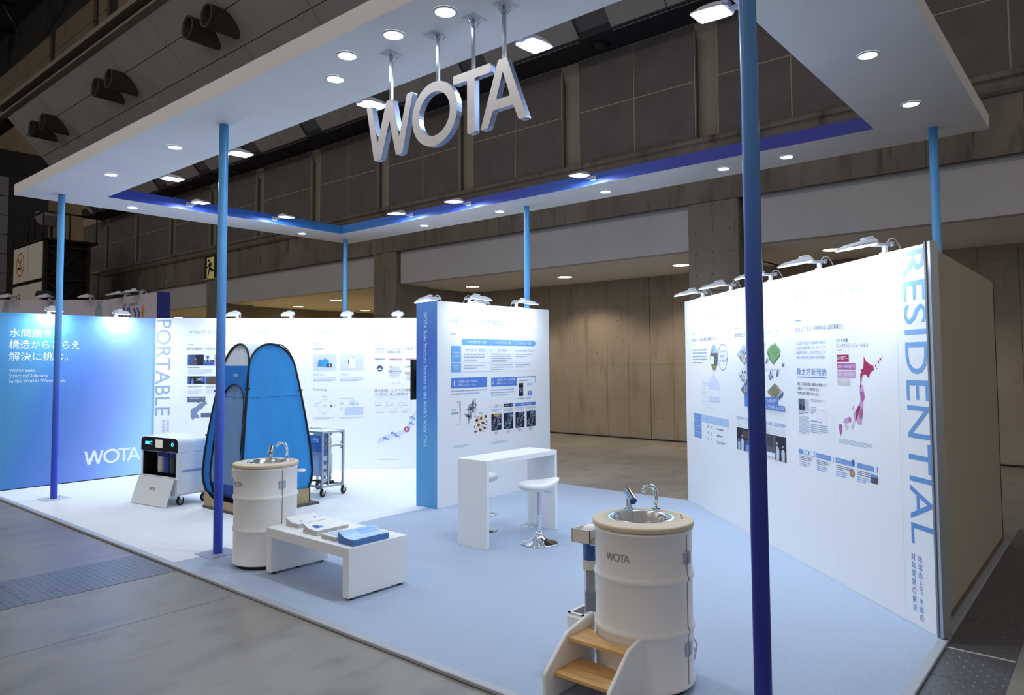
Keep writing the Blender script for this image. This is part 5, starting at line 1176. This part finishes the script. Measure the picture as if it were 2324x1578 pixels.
MB().prism(round_poly([(.06, .80), (.40, .80), (.40, .83), (.06, .83)], .014, 4), .0, .010, lambda u, v, d: (u, -MWd-d+.012, v)).build('top_grip', machine_w, mcx)
MB().box(.385, -MWd-.006, .62, .415, -MWd, .66).build('side_button', txt_mid, mcx)
def caster(parent, x, y, rz, rw=.058):
    M = T(x, y, 0) @ Rz(rz)
    MB().lathe([(rw*.62, -.012), (rw*.9, -.017), (rw, -.010), (rw, .010), (rw*.9, .017), (rw*.62, .012)], 24, M @ T(.02, 0, rw+.001) @ Rx(PI/2)).build('wheel', rubber, parent, 'black rubber wheel')
    MB().lathe([(0, -.013), (rw*.3, -.015), (rw*.64, -.010), (rw*.64, .010), (rw*.3, .015), (0, .013)], 20, M @ T(.02, 0, rw+.001) @ Rx(PI/2)).build('wheel_hub', hub, parent)
    f = MB(); f.prism([(-.012, rw*2.1), (.04, rw*2.1), (.03, rw), (.012, rw)], -.026, -.02, lambda u, v, d: tuple(M @ Vector((u, d, v)))); f.prism([(-.012, rw*2.1), (.04, rw*2.1), (.03, rw), (.012, rw)], .02, .026, lambda u, v, d: tuple(M @ Vector((u, d, v)))); f.box(-.03, -.03, rw*2.1, .045, .03, rw*2.1+.012, M); fixn(f.build('caster_fork', chrome, parent))
for x, y_ in ((.07, -.36), (.42, -.36), (.07, .36), (.42, .36)): caster(mcx, x, y_, random.uniform(-.3, .5))
dp = thing('machine_front_cover', 'white front cover leaning on the machine, small grey lettering', 'cover', (4.365, 10.17, 0), mr_)
dvec = Vector((.115, 0, .355)); dl_ = dvec.length; Mdp = T(-.14, 0, .003) @ Ry(math.atan2(.115, .355))
MB().bbox(-.014, -.41, 0, .0, .41, dl_, .006, Mdp).build('cover_board', mat('cover_white', (228, 228, 230), .45), dp)
lg = logo_mesh(lambda u, v, d: tuple(Mdp @ Vector((-.0155, .07-u*.036, .20+v*.036)))); lg.build('lettering', mat('logo_dark', (96, 98, 110), .6), dp)
tag(MB().tube([(4.84, 9.79, .13), (4.83, 9.76, .05), (4.86, 9.70, .012), (4.84, 9.60, .01), (4.76, 9.52, .01), (4.74, 9.44, .03)], .012, 8).build('water_hose', mat('hose_amber', (212, 150, 50), .4)), 'amber hose running from the machine to the tent base', 'hose')

# ---------------- shower tent
TX, TY = 5.12, 8.95
tb = thing('tent_base', 'tan plywood tray on a dark plinth under the blue tent', 'base', (TX, TY, 0))
MB().bbox(-.50, -.53, 0, .60, .50, .03, .004).build('plinth', mat('plinth_grey', (82, 82, 86), .6), tb)
tan = noisy(mat('tan_ply', (172, 154, 116), .6), 8, .08)
m_ = MB(); hB = .225
fixn(MB().prism([(-.48, 0.03), (.48, .03), (.48, hB), (-.48, hB)], -.485, -.465, lambda u, v, d: (u, d, v)).build('tray_side', tan, tb)); fixn(MB().prism([(-.48, 0.03), (.48, .03), (.48, hB), (-.48, hB)], .465, .485, lambda u, v, d: (u, d, v)).build('tray_side', tan, tb))
fixn(MB().prism([(-.485, .03), (.485, .03), (.485, hB), (.30, .13), (-.32, .13), (-.485, hB)][::-1], -.485, -.465, lambda u, v, d: (d, -u*-1, v)).build('tray_front', tan, tb)); fixn(MB().prism([(-.485, .03), (.485, .03), (.485, hB), (-.485, hB)], .465, .485, lambda u, v, d: (d, u, v)).build('tray_side', tan, tb))
tent = thing('shower_tent', 'blue pop up shower tent with grey window and black piping', 'tent', (TX, TY, 0))
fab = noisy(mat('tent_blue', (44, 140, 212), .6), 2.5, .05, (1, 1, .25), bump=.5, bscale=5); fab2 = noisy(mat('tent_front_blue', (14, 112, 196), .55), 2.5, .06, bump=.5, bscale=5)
grey_f = mat('tent_grey', (206, 214, 226), .6); mesh_f = noisy(mat('tent_mesh', (112, 148, 196), .7, alpha=.92), 3, .06, bump=.4, bscale=5)
pipe_m = mat('tent_piping', (14, 15, 20), .6)
Hs = [(.16, .43), (.22, .465), (.33, .49), (.45, .50), (.7, .485), (1.0, .452), (1.25, .42), (1.5, .385), (1.75, .345)]
def hw(z):
    for (a, b_), (c, d) in zip(Hs[:-1], Hs[1:]):
        if z <= c: return b_+(d-b_)*(z-a)/(c-a)
    return .345-(z-1.75)*.19
def aw(z): return hw(z) if z <= 1.75 else .345*math.sqrt(max(0, 1-((z-1.75)/.40)**2))
zl = [.16, .22, .33, .45, .58, .7, .85, 1.0, 1.12, 1.25, 1.38, 1.5, 1.63, 1.75]+[1.75+.4*math.sin(PI/2*i/9) for i in range(1, 10)]
def face_pt(f, t, z, off=0, wr=0):        # f face index 0:-Y(right) 1:-X(front) 2:+Y 3:+X ; t -1..1 across
    o = hw(z)+off; a = aw(z)*t
    bul = .012*math.sin(PI*(t+1)/2)
    o = o-bul+wr
    return [(a, -o, z), (-o, -a, z), (-a, o, z), (o, a, z)][f]
def tface(f, z0, z1, m_, nm, t0=-1, t1=1, off=0, label=None, tf=None):
    mb = MB(); zz = [z for z in (zl+[1.43, 1.55, 1.59, 1.61] if tf else zl) if z0 < z < z1]; zz = [z0]+sorted(zz)+[z1]; nt_ = 14; vs = []
    for z in zz:
        for i in range(nt_+1):
            lo, hi = (tf(z) if tf else (t0, t1)); t = lo+(hi-lo)*i/nt_
            vs.append(face_pt(f, t, z, off, .006*math.sin(9*t+3*z)+.004*math.sin(17*t-2*z)))
    m = nt_+1
    mb.add(vs, [(k*m+i, k*m+i+1, (k+1)*m+i+1, (k+1)*m+i) for k in range(len(zz)-1) for i in range(nt_)], True)
    return mb.build(nm, m_, tent, label)
tface(0, .16, 2.149, fab, 'side_fabric'); tface(2, .16, 2.149, fab, 'side_fabric'); tface(3, .16, 2.149, fab, 'side_fabric')
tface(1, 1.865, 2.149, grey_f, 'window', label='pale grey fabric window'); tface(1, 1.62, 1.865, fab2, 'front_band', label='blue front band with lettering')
# doorway in the front: arch from the floor to z 1.63 between t -.75 and .62 (t>0 = towards the right face)
def door(z):
    q = 1 if z < 1.25 else max(0, 1-min(1, (z-1.25)/.375)**3)**.5
    return (.05-.70*q, .05+.82*q)
zz = [.16, .3, .5, .8, 1.1, 1.25, 1.35, 1.43, 1.5, 1.55, 1.59, 1.61, 1.622]
for side in (0, 1):
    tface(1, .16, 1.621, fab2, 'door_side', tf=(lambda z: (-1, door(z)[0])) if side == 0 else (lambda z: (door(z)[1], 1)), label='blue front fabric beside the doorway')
tface(1, .35, 1.615, mesh_f, 'door_curtain', tf=door, off=-.02, label='grey blue mesh curtain'); tface(1, .16, .35, mat('tent_deep', (22, 70, 160), .6), 'door_dark_interior', tf=door, off=-.03)  # deep blue panel below the curtain paints the darker tent interior
pp = [Vector(face_pt(1, door(z)[0], z, .003)) for z in zz]+[Vector(face_pt(1, door(z)[1], z, .003)) for z in zz[::-1]]
MB().tube(pp, .006, 6).build('door_piping', pipe_m, tent, 'thin black piping around the doorway')
m_ = MB(); seam_z = 1.46
m_.tube([face_pt(0, -1+2*i/16, seam_z, .002) for i in range(17)], .003, 6); m_.tube([face_pt(1, door(1.46)[0]+(door(1.46)[1]-door(1.46)[0])*i/16, 1.46, -.016) for i in range(17)], .003, 6); m_.build('seam', mat('tent_seam', (30, 100, 160), .6), tent)
for f in range(4):
    path = [face_pt(f, -1, z, .006) for z in zl]+[face_pt(f, 1, z, .006) for z in zl[::-1][1:]]
    MB().tube(path, .013, 8).build('piping', pipe_m, tent, 'black sprung edge piping')
rf = MB(); zr = [z for z in zl if z >= 1.75]; vs = []
for z in zr:
    for f in (0, 3, 2, 1):
        for t in (-1, 1): vs.append(face_pt(f, t, z))
fs = []
for k in range(len(zr)-1):
    for i in (1, 3, 5, 7):
        j = (i+1) % 8; fs.append((k*8+i, k*8+j, (k+1)*8+j, (k+1)*8+i))
e = (len(zr)-1)*8; vs.append((0, 0, 2.13)); fs += [(e+i, e+(i+1) % 8, len(vs)-1) for i in range(8)]
rf.add(vs, fs, True); rf.build('roof_fabric', grey_f, tent, 'pale grey roof fabric between the arches')
lg = logo_mesh(lambda u, v, d: (-hw(1.745)-.004, .02-u*.03, 1.725+v*.034)); lg.build('lettering', p_white, tent)
m_ = MB()
for f, t, z in ((0, 1, 1.53), (0, -1, 1.57), (1, -1, 1.53), (1, -1, .95)): 
    p = Vector(face_pt(f, t, z, .01)); m_.bbox(p.x-.03, p.y-.012, z-.01, p.x+.03, p.y+.012, z+.01, .003)
m_.build('toggle', black, tent)

# ---------------- aluminium trolley
tl = thing('equipment_trolley', 'aluminium frame trolley with water tank, pipes and castors', 'trolley', (6.0, 8.78, 0), math.radians(2))
# local x 0..0.36 (towards the back), y 0..0.60 (to the left)
TXd, TYd = .36, .60
for x, y_ in ((0, 0), (TXd, 0), (0, TYd), (TXd, TYd)): 
    o = MB().bbox(-.016, -.016, .125, .016, .016, .925, .003).build('frame_post', alu, tl); o.location = (x, y_, 0)
o = MB().bbox(-.012, -.012, .14, .012, .012, .91, .003).build('frame_post', alu, tl); o.location = (.105, 0, 0)
for z in (.14, .905):
    for y_ in (0, TYd): MB().bbox(0, y_-.014, z-.014, TXd, y_+.014, z+.014, .003).build('frame_rail', alu, tl)
    for x in (0, TXd): MB().bbox(x-.014, 0, z-.014, x+.014, TYd, z+.014, .003).build('frame_rail', alu, tl)
MB().bbox(.105, -.013, .695, TXd, .013, .72, .003).build('frame_rail', alu, tl)
MB().bbox(.01, .02, .90, TXd-.01, TYd-.01, .912, .002).build('top_board', mat('board_white', (226, 230, 236), .5), tl)
m_ = MB()
for x, z, sx, sz in ((TXd, .89, -1, -1), (TXd, .735, -1, 1), (TXd, .68, -1, -1), (.12, .89, 1, -1), (TXd, .155, -1, 1)): m_.prism([(x+sx*.016, z), (x+sx*.05, z), (x+sx*.016, z+sz*.035)], -.008, .008, lambda u, v, d: (u, d, v))
fixn(m_.build('corner_bracket', mat('bracket_grey', (110, 116, 128), .4, .6), tl))
MB().bbox(.06, .12, .26, .30, .5, .60, .04).build('water_tank', mat('tank_blue', (196, 212, 238), .35), tl, 'pale blue plastic water tank')
MB().bbox(-.0, .03, .62, .02, .58, .86, .004).build('valve_plate', mat('valve_blue', (92, 130, 178), .4, .4), tl); MB().bbox(-.02, .08, .76, .0, .2, .82, .006).build('valve_block', mat('valve_pale', (190, 204, 224), .4), tl)
MB().bbox(.03, .03, .17, .09, .045, .88, .003).build('side_plate', mat('plate_blue', (86, 128, 190), .4, .3), tl)
for z in (.54, .42, .32, .23): MB().cyl(.034, -.02, .012, 20, T(.06, .02, z) @ Rx(PI/2)).build('round_port', mat('port_grey', (182, 188, 200), .4), tl)
MB().cyl(.014, -.02, .01, 14, T(.06, .02, .79) @ Rx(PI/2)).build('brass_fitting', mat('brass', (180, 150, 80), .3, .8), tl); MB().cyl(.014, -.02, .01, 14, T(.06, .02, .69) @ Rx(PI/2)).build('brass_fitting', MATS['brass'], tl)
for z in (.79, .69): MB().tube([(.0, .10, z), (-.06, .16, z-.01), (-.10, .24, z-.06), (-.11, .32, z-.13)], .008, 8).build('blue_hose', mat('hose_blue', (30, 140, 240), .3), tl)
MB().bbox(.14, .20, .24, .155, .58, .88, .003, T(.12, .0, 0)).build('rear_plate', mat('rear_grey', (196, 196, 196), .45, .3), tl, 'grey metal rear plate')
m_ = MB(); m_.tube([(.13, .06, .84), (.18, .07, .84), (.205, .08, .80), (.205, .08, .22)], .011, 8); m_.tube([(.13, .05, .75), (.16, .06, .75), (.18, .07, .72), (.185, .07, .2)], .009, 8); m_.build('steel_pipe', mat('pipe_steel', (214, 216, 220), .15, .9), tl)
m_ = MB(); m_.tube([(.20, .3, .93), (.20, .56, .93)], .008, 8); m_.tube([(.20, .3, .93), (.20, .3, .912)], .008, 8); m_.tube([(.20, .56, .93), (.20, .56, .912)], .008, 8); m_.build('top_handle', alu, tl)
m_ = MB(); m_.bbox(.12, .06, .155, .26, .30, .20, .01); m_.tube([(.05, .5, .2), (.16, .3, .18), (.24, .2, .2)], .01, 8); m_.build('pump', black, tl)
for x, y_ in ((.0, .0), (TXd, .0), (.0, TYd), (TXd, TYd)): caster(tl, x, y_, .4)

# ================================================================ lettering through the font system
txt_objs = []
for (w, s_, u0, v0, u1, v1, m_, nm, z, rot) in TEXTQ:
    cu = bpy.data.curves.new('t', 'FONT'); cu.body = s_; cu.resolution_u = 3 if len(s_) < 12 else 2; cu.size = 1
    o = bpy.data.objects.new('t', cu); C.objects.link(o); txt_objs.append(o)
bpy.context.view_layer.update(); dg = bpy.context.evaluated_depsgraph_get()
for o, (w, s_, u0, v0, u1, v1, m_, nm, z, rot) in zip(txt_objs, TEXTQ):
    me = bpy.data.meshes.new_from_object(o.evaluated_get(dg))
    if not me.vertices: continue
    xs = [v.co.x for v in me.vertices]; ys_ = [v.co.y for v in me.vertices]; x0, x1, y0, y1 = min(xs), max(xs), min(ys_), max(ys_)
    d = w.lift*(1.1+z); mb = MB(); pts = []
    for v in me.vertices:
        a = (v.co.x-x0)/max(1e-6, x1-x0); b_ = (v.co.y-y0)/max(1e-6, y1-y0)
        pts.append(w.p(u0+(u1-u0)*b_, v1-(v1-v0)*a, d) if rot else w.p(u0+(u1-u0)*a, v0+(v1-v0)*b_, d))
    mb.add(pts, [tuple(p.vertices) for p in me.polygons])
    _fin(w, nm, mb, m_); bpy.data.meshes.remove(me)
for o in txt_objs:
    cu = o.data; bpy.data.objects.remove(o); bpy.data.curves.remove(cu)
# neighbour stand lettering
nwl = Wall((6.34, 24.0), (0, -1), ow)
def late_text(w, s_, u0, v0, u1, v1, m_):
    cu = bpy.data.curves.new('t', 'FONT'); cu.body = s_; o = bpy.data.objects.new('t', cu); C.objects.link(o)
    bpy.context.view_layer.update(); me = bpy.data.meshes.new_from_object(o.evaluated_get(bpy.context.evaluated_depsgraph_get()))
    xs = [v.co.x for v in me.vertices]; ys_ = [v.co.y for v in me.vertices]; x0, x1, y0, y1 = min(xs), max(xs), min(ys_), max(ys_)
    mb = MB().add([w.p(u0+(u1-u0)*(v.co.x-x0)/(x1-x0), v0+(v1-v0)*(v.co.y-y0)/(y1-y0), .004) for v in me.vertices], [tuple(p.vertices) for p in me.polygons])
    bpy.data.objects.remove(o); _fin(w, 'lettering', mb, m_)
sb = mat('stand_print_blue', (44, 60, 150), .5); so_ = mat('stand_print_orange', (206, 128, 50), .5)
late_text(nwl, '100', 7.12, 2.72, 7.72, 3.12, sb); late_text(nwl, 'ます、2.0100まで', 7.33, 3.13, 8.08, 3.2, sb); late_text(nwl, 'th', 5.9, 2.78, 6.15, 2.98, sb)
for u in (7.84, 8.02):
    fixn(MB().prism([(u, 3.08), (u+.07, 3.08), (u+.19, 2.94), (u+.07, 2.78), (u, 2.78), (u+.11, 2.94)], .001, .004, nwl.p).build('chevron', sb, ow)).matrix_parent_inverse = ow.matrix_basis.inverted()
fixn(MB().prism([(8.26, 2.6), (8.34, 2.6), (8.37, 2.95), (8.43, 2.95), (8.36, 3.14), (8.24, 2.95), (8.30, 2.95)], .001, .004, nwl.p).build('arrow', so_, ow, 'orange upward arrow')).matrix_parent_inverse = ow.matrix_basis.inverted()
patch_m = noisy(mat('stand_patch', (150, 158, 164), .7), 12, .1)  # mottled grey for the patches on the neighbouring stand wall
bw2 = Wall((4.34, 19.45), (1, -1), ow)
for k, u in enumerate((.66, 1.60, 2.62)):
    fixn(MB().prism([(u-.10, 2.70), (u+.07, 2.78), (u+.05, 3.31), (u-.03, 3.31), (u-.08, 3.1)], .001, .003, bw2.p).build('grey_patch', patch_m, ow)).matrix_parent_inverse = ow.matrix_basis.inverted()
off = mat('lens_off', (206, 208, 212), .3)
for k, (x, y, z, a, lab) in enumerate(((4.90, 18.95, 3.336, -.75*PI, 'unlit white arm lamp on the neighbouring stand, far left'), (5.46, 18.39, 3.336, -.75*PI, 'unlit white arm lamp on the neighbouring stand, behind the far post'), (6.07, 17.78, 3.336, -.75*PI, 'unlit white arm lamp on the neighbouring stand by its inner corner'),
                                       (6.40, 16.75, 3.351, PI, 'unlit white arm lamp on the neighbouring stand over its small blue print'), (6.40, 15.95, 3.351, PI, 'unlit white arm lamp on the neighbouring stand near its blue end'))):
    r = copy_tree(flood0[None]); r.location = (x, y, z); r.rotation_euler = (0, 0, a); r['label'] = lab; r['group'] = 'unlit lamps of the neighbouring stand'; r.name = 'unlit_arm_lamp'
    for ch in list(r.children):
        if ch.type == 'LIGHT': bpy.data.objects.remove(ch)
        elif ch.name.startswith('lens'): ch.data = ch.data.copy(); ch.data.materials[0] = off
